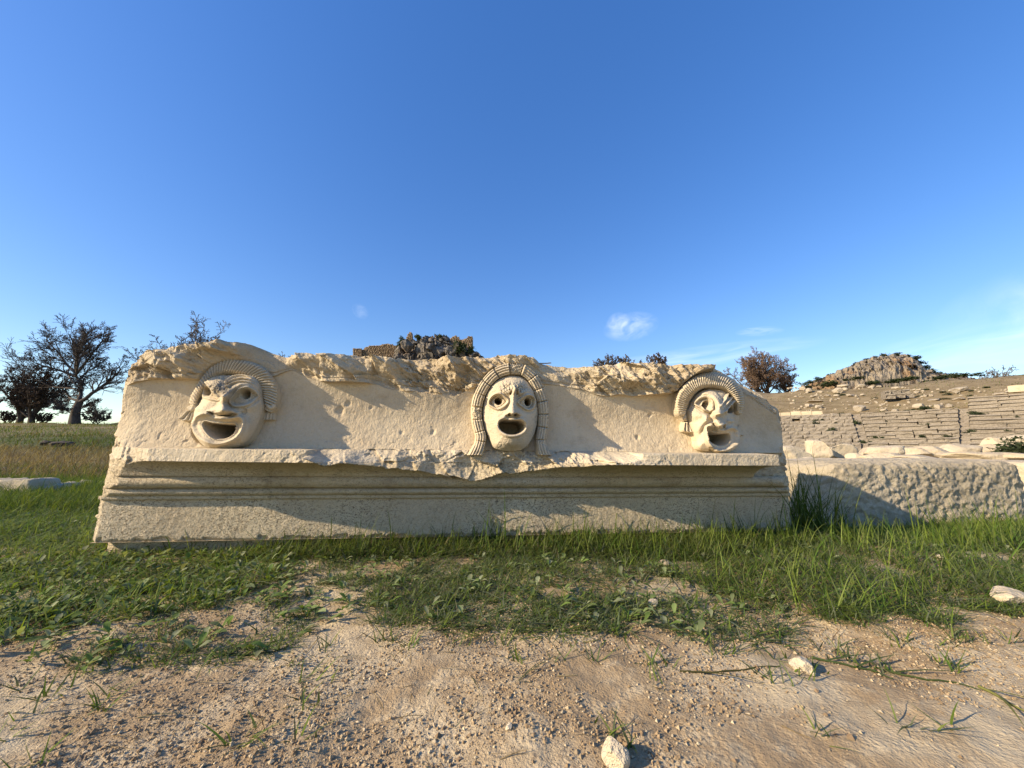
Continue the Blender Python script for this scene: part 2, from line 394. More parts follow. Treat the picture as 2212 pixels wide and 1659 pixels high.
# ------------------------------------------------------------------ the carved block: its own frame (u along the face, n out of it, w up)
P0 = np.array([-1.913, 1.772, 0.067])
U = np.array([6600.0, 823.0, -73.0]); U /= np.linalg.norm(U)
N = np.array([U[1], -U[0], 0.0]); N /= np.linalg.norm(N)
Wv = np.cross(N, U); Wv = -Wv if Wv[2] < 0 else Wv
def blk(px, py, n=0.0):
    """(u, w) of a point seen at a pixel when it stands n in front of the fascia."""
    r = ray(px, py); o = np.array([0, 0, H]) - P0
    n = np.asarray(n, float)
    t = (n - o @ N) / (r @ N)
    p = o + r * t[..., None]
    return p @ U, p @ Wv
def bw(u, n, w): return P0 + np.asarray(u)[..., None] * U + np.asarray(n)[..., None] * N + np.asarray(w)[..., None] * Wv
LEN = float(blk(1714, 1147, 0)[0])
uX = lambda px, py=880, n=.03: float(blk(px, py, n)[0])
wY = lambda py, n, px=268.7: float(blk(px, py, n)[1])
w_f = wY(1080, 0.0); w_f2 = wY(1072.5, .02); w_b = wY(1056.5, .035); w_t = wY(1029, .062); w_s = wY(994.5, .15); w_l = wY(968.5, .15)
w_fr = w_l + .006
NU = 920
uu = np.linspace(0, LEN, NU)
pxu = project(bw(uu, np.full(NU, .04), np.full(NU, .72)))[0]        # picture column of each u at frieze height
DEPTH = .58
# ledge: how far it stands out, broken away in the middle and at the corners
ov = np.interp(pxu, [250, 300, 420, 930, 1500, 1700], [.13, .15, .17, .29, .30, .26]) + .004 * fbm2(uu * 6, uu * 0, 3, 3)
scar_b = np.interp(pxu, [255, 700, 740, 800, 860, 930, 985, 1020, 1045, 1080, 1120, 1180, 1250, 1300, 1345, 1400, 1700],
                   [985, 985, 996, 1001, 1008, 1016, 1028, 1037, 1034, 1024, 1016, 1008, 1001, 994, 985, 980, 980]) + 2.5 * fbm2(uu * 14, uu * 0, 4, 13)
w_scar = blk(pxu, scar_b, .09)[1]
# crown
top_px = [(250, 835), (262, 802), (276, 786), (300, 769), (330, 758), (380, 751), (430, 748), (480, 742), (527, 742), (548, 750), (580, 762), (612, 770), (640, 765), (720, 767), (800, 768), (850, 773), (950, 773),
          (1040, 772), (1082, 768), (1120, 769), (1152, 774), (1170, 786), (1230, 792), (1290, 790), (1340, 783), (1400, 786), (1480, 790), (1532, 793), (1560, 801), (1600, 820), (1640, 841), (1660, 856), (1674, 872), (1720, 905)]
w_top = blk(pxu, poly_y(top_px, pxu) + 1.6 * fbm2(uu * 18, uu * 0, 4, 4), np.interp(pxu, [250, 300, 470, 520, 535, 640, 700, 840, 1000, 1160, 1250, 1400, 1525, 1540, 1700], [.03, .06, .09, .09, .05, .05, .07, .06, .05, .04, .06, .10, .10, .03, .02]))[1] + .006 * facet2(uu * 26, uu * 0, 44)
low_px = [(250, 836), (330, 820), (410, 822), (520, 822), (600, 815), (615, 796), (660, 815), (700, 827), (800, 829), (850, 846), (900, 852), (1000, 852), (1020, 838), (1180, 830), (1240, 838), (1290, 852), (1380, 857), (1460, 852), (1530, 838), (1600, 846), (1720, 930)]
w_A = blk(pxu, poly_y(low_px, pxu) + 1.5 * fbm2(uu * 20, uu * 0, 3, 5), .03)[1]
w_A = w_A + .02 * chips(uu * 9, uu * 0 + 3.3, 46) * np.interp(pxu, [250, 415, 430, 520, 640, 690, 800, 830, 1010, 1020, 1060, 1240, 1260, 1370, 1380, 1520, 1540], [0, 0, .4, 0, .5, 0, 0, 1.6, 1.4, .2, 0, 0, 1, 1, .2, 0, 0])
w_A = np.convolve(np.pad(w_A, 9, 'edge'), np.ones(19) / 19, 'valid')
w_A = np.minimum(w_A, w_top - .02)
under = np.interp(pxu, [250, 318, 330, 410, 420, 690, 700, 795, 805, 1010, 1018, 1060, 1240, 1300, 1368, 1378, 1470, 1525, 1545], [.01, .012, .04, .04, .012, .006, .034, .034, .004, .0, .03, .02, .0, .01, .02, .06, .085, .085, .0])
crown = np.interp(pxu, [250, 275, 310, 470, 518, 528, 560, 610, 640, 700, 840, 860, 1000, 1060, 1150, 1172, 1235, 1260, 1350, 1400, 1525, 1536, 1600, 1720],
                  [.03, .075, .10, .12, .125, .075, .04, .035, .07, .10, .085, .045, .05, .07, .06, .028, .025, .07, .10, .13, .14, .05, .02, .01])
rough = np.interp(pxu, [250, 520, 530, 610, 640, 1050, 1160, 1180, 1235, 1260, 1500, 1535, 1560, 1720], [1, 1, .3, .25, 1, 1, .6, .25, .3, 1, .9, .5, .25, .25])
fr_bot, fr_mid = .062, .004
def frieze_n(w):
    t = np.clip((w - w_fr) / (w_A[None] - w_fr if np.ndim(w) == 2 else .45), 0, 1)
    return fr_mid + (fr_bot - fr_mid) * (1 - t) ** 3.2 + .03 * np.clip(t - .45, 0, 1) ** 1.6 / .38
rows_w, rows_n, rows_part = [], [], []
def seg(part, cnt, fw, fn, close=True):
    for j in range(cnt):
        t = j / (cnt - 1)
        rows_w.append(np.broadcast_to(fw(t), (NU,)).astype(float).copy()); rows_n.append(np.broadcast_to(fn(t), (NU,)).astype(float).copy()); rows_part.append(part)
lerp = lambda a, b, t: a + (b - a) * t
seg('fascia', 52, lambda t: lerp(0, w_f, t), lambda t: .003 * t)
seg('fillet', 6, lambda t: lerp(w_f, w_f2, sstep(.1, 1, t)), lambda t: .02 * min(1, t * 3))
seg('bead', 12, lambda t: lerp(w_f2, w_b, t), lambda t: .014 + .012 * t + .02 * math.sin(math.pi * t) ** .7)
seg('torus', 22, lambda t: lerp(w_b, w_t, t), lambda t: .018 + .018 * min(1, t * 8) + .012 * t + .022 * math.sin(math.pi * t) ** .8)
seg('cavetto', 20, lambda t: lerp(w_t, w_s - .004, sstep(0, 1, t) * .3 + .7 * t), lambda t: np.where(t < .08, .062, .066 + (ov - .10) * t ** 2.4))
seg('ledge', 8, lambda t: w_s - .002 * t, lambda t: lerp(.066 + ov - .10, ov, t))
seg('ledge', 16, lambda t: lerp(w_s, w_l, t), lambda t: ov - .004 * t)
seg('ledge', 26, lambda t: lerp(w_l, w_fr, t), lambda t: lerp(ov - .006, fr_bot + .002, t))
seg('frieze_panel', 96, lambda t: lerp(w_fr, w_A, t), lambda t: fr_mid + (fr_bot - fr_mid) * (1 - t) ** 3.2 + .03 * max(t - .45, 0) ** 1.6 / .38)
nf_top = fr_mid + .03
seg('crown', 6, lambda t: w_A + .002 * t, lambda t: nf_top + under * t)
seg('crown', 10, lambda t: lerp(w_A + .002, w_A + (w_top - w_A) * .18, t), lambda t: nf_top + under - .004 * t)
seg('crown', 56, lambda t: lerp(w_A + (w_top - w_A) * .18, w_top, t), lambda t: lerp(nf_top + under, crown, np.where(under > .015, sstep(0, .45, t), sstep(-.1, .95, t) - sstep(-.1, .95, 0))) - .05 * max(0, t - .7) ** 1.5)
seg('crown', 40, lambda t: w_top + .012 * math.sin(math.pi * t) - .02 * t, lambda t: lerp(crown - .01, -DEPTH, t ** 1.4))
BW = np.array(rows_w); BN = np.array(rows_n); part = np.array(rows_part); NR = len(BW)
UG = np.broadcast_to(uu, BW.shape)
def only(names, f):
    o = np.zeros(BW.shape); r = np.isin(part, names); o[r] = f(UG[r], BW[r]); return o
s2 = UG * 1.0
# broken scar through the ledge
msk = (part == 'ledge')[:, None] | (part == 'cavetto')[:, None] | (part == 'torus')[:, None]
nbot = np.interp(pxu, [700, 745, 790, 860, 960, 1040, 1110, 1200, 1270, 1345], [.29, .25, .19, .150, .118, .105, .112, .15, .20, .29])
wob = only(('ledge', 'cavetto', 'torus'), lambda a, b: broken(a * 9, b * 12, 70)) * sstep(700, 760, pxu)[None] * sstep(1350, 1290, pxu)[None]
fsc = np.clip((w_fr - BW) / np.maximum(w_fr - w_scar[None], .02), 0, 1.1)
scar = fr_bot - .004 + (nbot[None] - fr_bot) * fsc ** .8 + .055 * wob
inz = (BW > w_scar[None] - .005 + .020 * wob) & msk & (pxu > 712)[None] & (pxu < 1338)[None]
BN = np.where(inz, scar, BN)
# corners of the ledge knocked off
cl = -.005 + .56 * np.clip(UG - .0, 0, 9) + only(('ledge', 'cavetto', 'torus', 'bead'), lambda a, b: .012 * chips(a * 7, b * 8, 80))
BN = np.where(msk | (part == 'bead')[:, None], np.minimum(BN, cl), BN)
ur = uX(1684, 985, .24)
cr = .005 + 7 * np.clip(ur - UG, 0, 9) + only(('ledge', 'cavetto'), lambda a, b: .02 * chips(a * 14, b * 16, 81))
BN = np.where((part == 'ledge')[:, None] | (part == 'cavetto')[:, None], np.minimum(BN, np.maximum(cr, 0)), BN)
tr = .012 + np.clip(LEN - UG, 0, 9) * .55 + only(('torus', 'bead'), lambda a, b: .006 * chips(a * 14, b * 16, 82))
BN = np.where((part == 'torus')[:, None] | (part == 'bead')[:, None], np.minimum(BN, tr), BN)
# rough relief
led = (part == 'ledge')[:, None]
BN = BN + np.where(led, only(('ledge',), lambda a, b: .0035 * chips(a * 24, b * 30, 83)) * (.4 + 1.6 * np.interp(pxu, [600, 720, 1330, 1400], [0, 1, 1, 0])[None]) + .004 * fbm2(UG * 9, BW * 9, 3, 84), 0)
crn = (part == 'crown')[:, None]
jr = np.clip((np.arange(NR)[:, None] - np.nonzero(part == 'crown')[0][0]) / 16.0, 0, 1)
ruf = only(('crown',), lambda a, b: .070 * broken(a * 7 + .5 * b * 7, b * 8.5, 90) + .003 * fbm2(a * 60, b * 60, 3, 96) - .004)
BN = BN + np.where(crn, rough[None] * ruf * (.25 + .75 * jr), 0)
# the scar reaching down into the frieze under the broken crown, pits near the frieze foot
frz = (part == 'frieze_panel')[:, None]
tfr = (BW - w_fr) / (w_A[None] - w_fr)
lowpit = sstep(.38, .05, tfr) * np.interp(pxu, [250, 420, 620, 760, 1020, 1200, 1290, 1450, 1500], [.8, 1, .2, .8, .8, .3, .6, .6, .1])[None]
BN = BN + np.where(frz, .0016 * fbm2(UG * 45, BW * 45, 3, 97) + .003 * fbm2(UG * 7, BW * 7, 3, 98) - .006 * lowpit * np.maximum(0, only(('frieze_panel',), lambda a, b: chips(a * 26, b * 26, 99))), 0)
for (cx, cy, rad_, dep) in ((735, 885, 13, .014), (750, 872, 9, .009), (800, 880, 6, .008), (935, 935, 9, .012), (868, 935, 6, .009), (1404, 897, 6, .012), (1376, 945, 9, .016), (1252, 922, 4, .008), (1290, 925, 4, .007), (380, 915, 10, .004), (465, 845, 4, .006)):
    cu, cw_ = blk(cx, cy, .02); d = np.hypot((UG - cu) * 1.0, (BW - cw_) * .8)
    BN = BN - np.where(frz, dep * .6 * sstep(rad_ * .0022, rad_ * .0006, d * (1 + .9 * fbm2(UG * 22, BW * 22, 3, 101))), 0)
BN = BN + np.where((part == 'fascia')[:, None], .0012 * fbm2(UG * 40, BW * 40, 3, 103) + .002 * fbm2(UG * 5, BW * 5, 2, 104) - .012 * sstep(.016, .0, BW + .012 * chips(UG * 15, UG * 0, 105)) , 0)
for pn in ('torus', 'cavetto', 'bead', 'fillet'):
    BN = BN + np.where((part == pn)[:, None], .0016 * fbm2(UG * 12, BW * 30, 3, 106) - .008 * sstep(.25, .6, fbm2(UG * 9, BW * 4, 4, 107)), 0)
# the carver cut the crown back round the heads
gdd = np.full(UG.shape, 9.0)
gpx, gpy = project(bw(UG, np.full(UG.shape, .06), BW))
for (cx, cy, ax, ay) in ((508, 872, 104, 100), (1102, 882, 92, 102), (1530, 890, 88, 88)):
    dd = np.hypot((gpx - cx) / ax, (gpy - cy) / ay)
    gdd = np.minimum(gdd, np.hypot((gpx - cx - (6 if cx < 600 else 0)) / (ax * .86), (gpy - cy + 4) / (ay * .9)))
    BN = np.where(crn | frz, np.minimum(BN, .048 + np.where(gpy < cy - .5 * ay, 1.1, .25) * np.clip(dd - .93, 0, 9) + .004 * fbm2(UG * 30, BW * 30, 3, 108)), BN)
endcap = .004 + .5 * UG + only(('crown', 'frieze_panel'), lambda a, b: .015 * chips(a * 10, b * 10, 130))
endcap2 = .002 + .6 * (LEN - UG) + only(('crown', 'frieze_panel'), lambda a, b: .012 * chips(a * 10, b * 10, 131))
BN = np.where(crn | frz, np.minimum(BN, np.minimum(endcap, endcap2)), BN)
BN = np.where((frz | crn) & (gdd < .66), np.minimum(BN, -.20 * sstep(.66, .60, gdd) + BN * (1 - sstep(.66, .60, gdd))), BN)
for (cx, cy, ax, ay) in ((476, 929, 66, 35), (1106, 923, 42, 29), (1553, 949, 38, 27), (512, 868, 60, 50)):
    dd = np.hypot((gpx - cx) / ax, (gpy - cy) / ay); BN = np.where((frz | crn) & (dd < 1.1), np.minimum(BN, -.22 * sstep(1.1, 1.0, dd) + BN * (1 - sstep(1.1, 1.0, dd))), BN)
# soften and ragged ends
cut = slice(0, 60)
endj = .007 * fbm2(BW * 9, BN * 6, 4, 110) + .004 * chips(BW * 22, BN * 22, 111)
endr = .007 * fbm2(BW * 9 + 40, BN * 6, 4, 112) + .004 * chips(BW * 22, BN * 22, 113)
e0 = sstep(.10, 0, UG); e1 = sstep(.10, 0, LEN - UG)
UE = UG + e0 * endj + e1 * endr
BN = BN - .018 * sstep(.03, 0, UG) - .014 * sstep(.025, 0, LEN - UG) - .02 * np.where(frz | crn, sstep(.13, .0, UG + .03 * fbm2(BW * 6, BW * 0, 3, 114)), 0)
V = bw(UE, BN, BW)
block = empty('frieze_block', tuple(P0 - np.array([0, 0, .0])))
tag(block, 'long pale carved limestone frieze block with three theatre masks on its face', 'carved block')
def local(v): return v - P0
mats = {'fascia': M_FASCIA, 'fillet': M_MOULD, 'bead': M_MOULD, 'torus': M_MOULD, 'cavetto': M_MOULD, 'ledge': M_LEDGE, 'frieze_panel': M_FRIEZE, 'crown': M_CROWN}
flat = local(V).reshape(-1, 3); idx = np.arange(NR * NU).reshape(NR, NU)
rowpart = part[1:]         # the strip below row j belongs to row j's part
for pn in ('fascia', 'fillet', 'bead', 'torus', 'cavetto', 'ledge', 'frieze_panel', 'crown'):
    jj = np.nonzero(rowpart == pn)[0]
    q = np.stack([idx[jj][:, :-1], idx[jj][:, 1:], idx[jj + 1][:, 1:], idx[jj + 1][:, :-1]], -1).reshape(-1, 4)
    v, q, _ = compact(flat, q)
    link(pn, mesh(pn, v, q, None, mats[pn]), block)
# ends, back and underside: the body of the block
K = 14
def end_face(col, sgn):
    n = BN[:-40, col]; u = UE[:-40, col]; w_ = BW[:-40, col]
    t = (np.linspace(0, 1, K) ** 1.6)[:, None]
    nn = n[None] + (-DEPTH - n[None]) * t
    un = u[None] + sgn * (.022 * t ** .4) * 0 + np.where(t > 0, .014 * chips(nn * 14, np.broadcast_to(w_, nn.shape) * 14, 120) + .01 * fbm2(nn * 30, np.broadcast_to(w_, nn.shape) * 30, 3, 121), 0) - sgn * .02 * sstep(0, .25, t)
    return local(bw(un, nn, np.broadcast_to(w_, nn.shape)))
vs_, qs_ = [], []; off = 0
for col, sgn in ((0, 1), (NU - 1, -1)):
    e = end_face(col, sgn); vs_.append(e.reshape(-1, 3)); q = grid_quads(*e.shape[:2]) + off
    qs_.append(q if sgn > 0 else q[:, ::-1]); off += e.shape[0] * e.shape[1]
bu = np.linspace(0, LEN, 40); b_ = local(bw(np.stack([bu, bu, bu]), np.stack([0 * bu, 0 * bu - DEPTH, 0 * bu - DEPTH]), np.stack([0 * bu, 0 * bu, np.interp(bu, uu, w_top)])))
vs_.append(b_.reshape(-1, 3)); qs_.append(grid_quads(3, 40) + off)
link('block_end', mesh('block_end', np.concatenate(vs_), np.concatenate(qs_), None, M_CROWN), block)
print('block', time.time() - T0)
# ------------------------------------------------------------------ the three masks, carved in relief
def spline(pts, closed=True, k=8):
    P = np.array(pts, float); n = len(P)
    out_ = []
    rng_ = range(n) if closed else range(n - 1)
    for i_ in rng_:
        if closed: a, b, c, d = P[(i_ - 1) % n], P[i_], P[(i_ + 1) % n], P[(i_ + 2) % n]
        else: a, b, c, d = P[max(i_ - 1, 0)], P[i_], P[i_ + 1], P[min(i_ + 2, n - 1)]
        for t in np.arange(k) / k:
            out_.append(.5 * ((2 * b) + (c - a) * t + (2 * a - 5 * b + 4 * c - d) * t * t + (3 * b - a - 3 * c + d) * t ** 3))
    if not closed: out_.append(P[-1])
    return np.array(out_)
def sd_poly(X, Y, pts, smooth=True, k=8):
    """Signed distance to an outline, positive inside."""
    P = spline(pts, True, k) if smooth else np.array(pts, float)
    Q = np.roll(P, -1, 0); d2 = np.full(X.shape, 1e12); ins = np.zeros(X.shape, bool)
    for (x0, y0), (x1, y1) in zip(P, Q):
        ex, ey = x1 - x0, y1 - y0; L2 = ex * ex + ey * ey + 1e-9
        t = np.clip(((X - x0) * ex + (Y - y0) * ey) / L2, 0, 1)
        d2 = np.minimum(d2, (X - x0 - t * ex) ** 2 + (Y - y0 - t * ey) ** 2)
        if y0 != y1: ins ^= ((y0 > Y) != (y1 > Y)) & (X < (x1 - x0) * (Y - y0) / (y1 - y0) + x0)
    return np.where(ins, 1, -1) * np.sqrt(d2)
def along(X, Y, pts, k=8):
    """Distance to a stroke, signed side, length along it and its whole length."""
    P = spline(pts, False, k); d2 = np.full(X.shape, 1e12); tt = np.zeros(X.shape); sg = np.zeros(X.shape); acc = 0
    for (x0, y0), (x1, y1) in zip(P[:-1], P[1:]):
        ex, ey = x1 - x0, y1 - y0; L = math.hypot(ex, ey) + 1e-9
        t = np.clip(((X - x0) * ex + (Y - y0) * ey) / L ** 2, 0, 1)
        d = (X - x0 - t * ex) ** 2 + (Y - y0 - t * ey) ** 2; m = d < d2
        d2 = np.where(m, d, d2); tt = np.where(m, acc + t * L, tt); sg = np.where(m, np.sign(ex * (Y - y0) - ey * (X - x0)), sg); acc += L
    return np.sqrt(d2), sg, tt, acc
def ridge(Hh, X, Y, pts, wid, hei, power=2):
    """A raised (or cut) stroke; wid and hei may be (start, middle, end)."""
    d, _, t, L = along(X, Y, pts); f = t / L
    wv = np.interp(f, [0, .5, 1], wid) if isinstance(wid, tuple) else wid
    hv = np.interp(f, [0, .5, 1], hei) if isinstance(hei, tuple) else hei
    return Hh + hv * np.exp(-np.abs(d / wv) ** power)
def pillow(sd, Rr): t = np.clip(sd / Rr, 0, 1); return np.sqrt(np.clip(1 - (1 - t) ** 2, 0, 1))
PRE = None
def hole(Hh, sd, floor, edge=12):
    global PRE
    PRE = np.where((sd > -edge) & (PRE < -500), Hh, PRE)
    return np.where(sd > 0, Hh + (floor - Hh) * sstep(0, edge, sd), Hh)
def ell(X, Y, cx, cy, a, b, rot=0):
    c, s = math.cos(rot), math.sin(rot); x = (X - cx) * c + (Y - cy) * s; y = -(X - cx) * s + (Y - cy) * c
    return (1 - np.hypot(x / a, y / b)) * min(a, b)
def blur(A, n):
    for _ in range(n):
        for ax in (0, 1): A = (np.roll(A, 1, ax) + 2 * A + np.roll(A, -1, ax)) / 4
    return A

def mask_girl(X, Y):
    face = [(850, 345), (990, 385), (1090, 500), (1150, 640), (1175, 800), (1165, 950), (1130, 1100), (1075, 1225), (1000, 1320), (900, 1365), (780, 1372), (640, 1355), (560, 1320), (500, 1200), (450, 1070), (422, 930), (422, 790), (450, 650), (505, 520), (590, 420), (710, 362)]
    sd = sd_poly(X, Y, face)
    Hf = 95 + 235 * pillow(sd, 330) + 40 * np.exp(-((X - 815) / 190) ** 2) * sstep(0, 120, sd)
    Hf = Hf + 45 * np.exp(-(((X - 810) / 210) ** 2 + ((Y - 1240) / 120) ** 2))           # chin
    Hf = ridge(Hf, X, Y, [(690, 830), (620, 890), (575, 980)], 70, (45, 40, 10))           # cheeks
    Hf = ridge(Hf, X, Y, [(930, 830), (1000, 890), (1050, 980)], 70, (45, 40, 10))
    # frown
    Hf = ridge(Hf, X, Y, [(500, 640), (570, 575), (660, 560), (760, 560), (830, 530)], 55, (15, 60, 70))
    Hf = ridge(Hf, X, Y, [(870, 530), (930, 570), (1030, 580), (1100, 610), (1140, 680)], 50, (70, 60, 15))
    Hf = ridge(Hf, X, Y, [(800, 585), (830, 520), (832, 470)], 16, (-60, -50, 0))
    Hf = ridge(Hf, X, Y, [(885, 590), (868, 520), (866, 470)], 16, (-60, -50, 0))
    # eyes
    for poly, pc, pr, fl in (([(508, 722), (528, 655), (590, 605), (655, 600), (715, 645), (752, 690), (705, 748), (630, 788), (560, 765)], (632, 686), (56, 56), 60),
                         ([(908, 703), (955, 655), (1030, 618), (1100, 640), (1122, 700), (1098, 770), (1040, 798), (975, 765)], (1030, 698), (47, 60), 60)):
        se = sd_poly(X, Y, poly)
        Hf = Hf + np.where(se > 0, -60 * sstep(0, 18, se) + 34 * pillow(se, 90), 0) + 36 * np.exp(-((se + 11) / 12) ** 2) - 16 * np.exp(-((se + 42) / 16) ** 2)
        Hf = hole(Hf, ell(X, Y, *pc, *pr), -280, 12)
    # nose
    Hf = ridge(Hf, X, Y, [(850, 505), (842, 600), (832, 700), (825, 800), (822, 850)], (24, 46, 66), (70, 110, 150), 2.2)
    Hf = ridge(Hf, X, Y, [(745, 858), (820, 850), (900, 858)], 34, (40, 60, 40))
    Hf = np.where(Y > 868, Hf - 120 * sstep(868, 896, Y) * np.exp(-((X - 822) / 85) ** 4) * sstep(950, 905, Y), Hf)
    for nx in (785, 866): Hf = hole(Hf, ell(X, Y, nx, 872, 27, 21), 190, 9)
    # mouth
    mo = [(636, 1015), (655, 962), (720, 940), (800, 946), (870, 944), (945, 955), (992, 1002), (990, 1062), (950, 1112), (880, 1142), (780, 1144), (700, 1114), (650, 1066)]
    sm = sd_poly(X, Y, mo)
    Hf = Hf + 46 * np.exp(-((sm + 16) / 24) ** 2) + 30 * np.exp(-((sm + 30) / 60) ** 2)
    Hf = ridge(Hf, X, Y, [(640, 940), (720, 895), (800, 915), (900, 935)], 26, (10, 34, 10))
    Hf = hole(Hf, sm, -300, 18)
    # broken brow surface
    brk = np.exp(-(((X - 760) / 150) ** 2 + ((Y - 500) / 60) ** 2)) + np.exp(-(((X - 940) / 70) ** 2 + ((Y - 530) / 60) ** 2))
    Hf = Hf + brk * 20 * chips(X / 34, Y / 34, 201)
    # hair: a wreath of ribbed rolls, hanging locks at both ends
    path = [(300, 1460), (365, 1320), (395, 1180), (372, 1080), (345, 960), (338, 830), (352, 700), (400, 565), (475, 440), (580, 330), (710, 268), (845, 255), (970, 275), (1070, 350), (1140, 450), (1195, 580), (1235, 720), (1245, 860), (1240, 1000), (1222, 1120), (1205, 1230), (1225, 1340), (1260, 1460)]
    d, sg, t, L = along(X, Y, path)
    bounds = np.array([0, .082, .128, .185, .245, .305, .365, .43, .495, .555, .615, .675, .735, .795, .855, .915, 1.0]) * L
    hw = np.interp(t / L, [0, .06, .12, .3, .5, .7, .88, .94, 1], [105, 75, 74, 80, 84, 76, 74, 70, 98])
    kx = np.searchsorted(bounds, t) - 1; kx = np.clip(kx, 0, len(bounds) - 2); b0 = bounds[kx]; b1 = bounds[kx + 1]; ph = (t - b0) / (b1 - b0)
    sh = hw - d
    shape = pillow(sh, 60)
    strands = np.abs(np.cos(math.pi * (d * sg) / 34 + .4)) ** .8
    wear = np.where((kx == 3) | (kx == 8), .25, 1.0)
    up = np.where(t / L < .5, ph, 1 - ph)
    Hh = 60 + 120 * shape + (22 * strands + 26 * up) * sstep(0, 16, sh) * wear
    for bb in bounds[1:-1]: Hh = Hh - 34 * np.exp(-((t - bb) / 9) ** 2)
    Hh = np.where((kx == 3) | (kx == 8), Hh + 14 * chips(X / 30, Y / 30, 203), Hh)
    Hh = np.where(sh > -6, Hh, -999)
    Hf = np.where(sd > -4, Hf, -999)
    reg = np.where((Hh > Hf) & (sh > 0), 1, 0)
    return np.maximum(Hf, Hh), reg, blur(np.maximum(np.where(sd > 0, 95 + 235 * pillow(sd, 330), 0), np.where(sh > 0, 60 + 120 * shape, 0)), 12)

def radial_hair(X, Y, path, hw, nst, base, hgt, skew, depth_, seed):
    d, sg, t, L = along(X, Y, path); wv = np.interp(t / L, np.linspace(0, 1, len(hw)), hw)
    sh = wv - d; shape = pillow(sh, 75)
    ph = (t + skew * d * sg * 1.0 + 6 * fbm2(X / 90, Y / 90, 2, seed)) * nst / L
    st = np.abs(np.sin(math.pi * ph)) ** .65
    Hh = base + hgt * shape + depth_ * (st - .6) * sstep(0, 26, sh)
    return np.where(sh > -6, Hh, -999), sh, shape, t / L

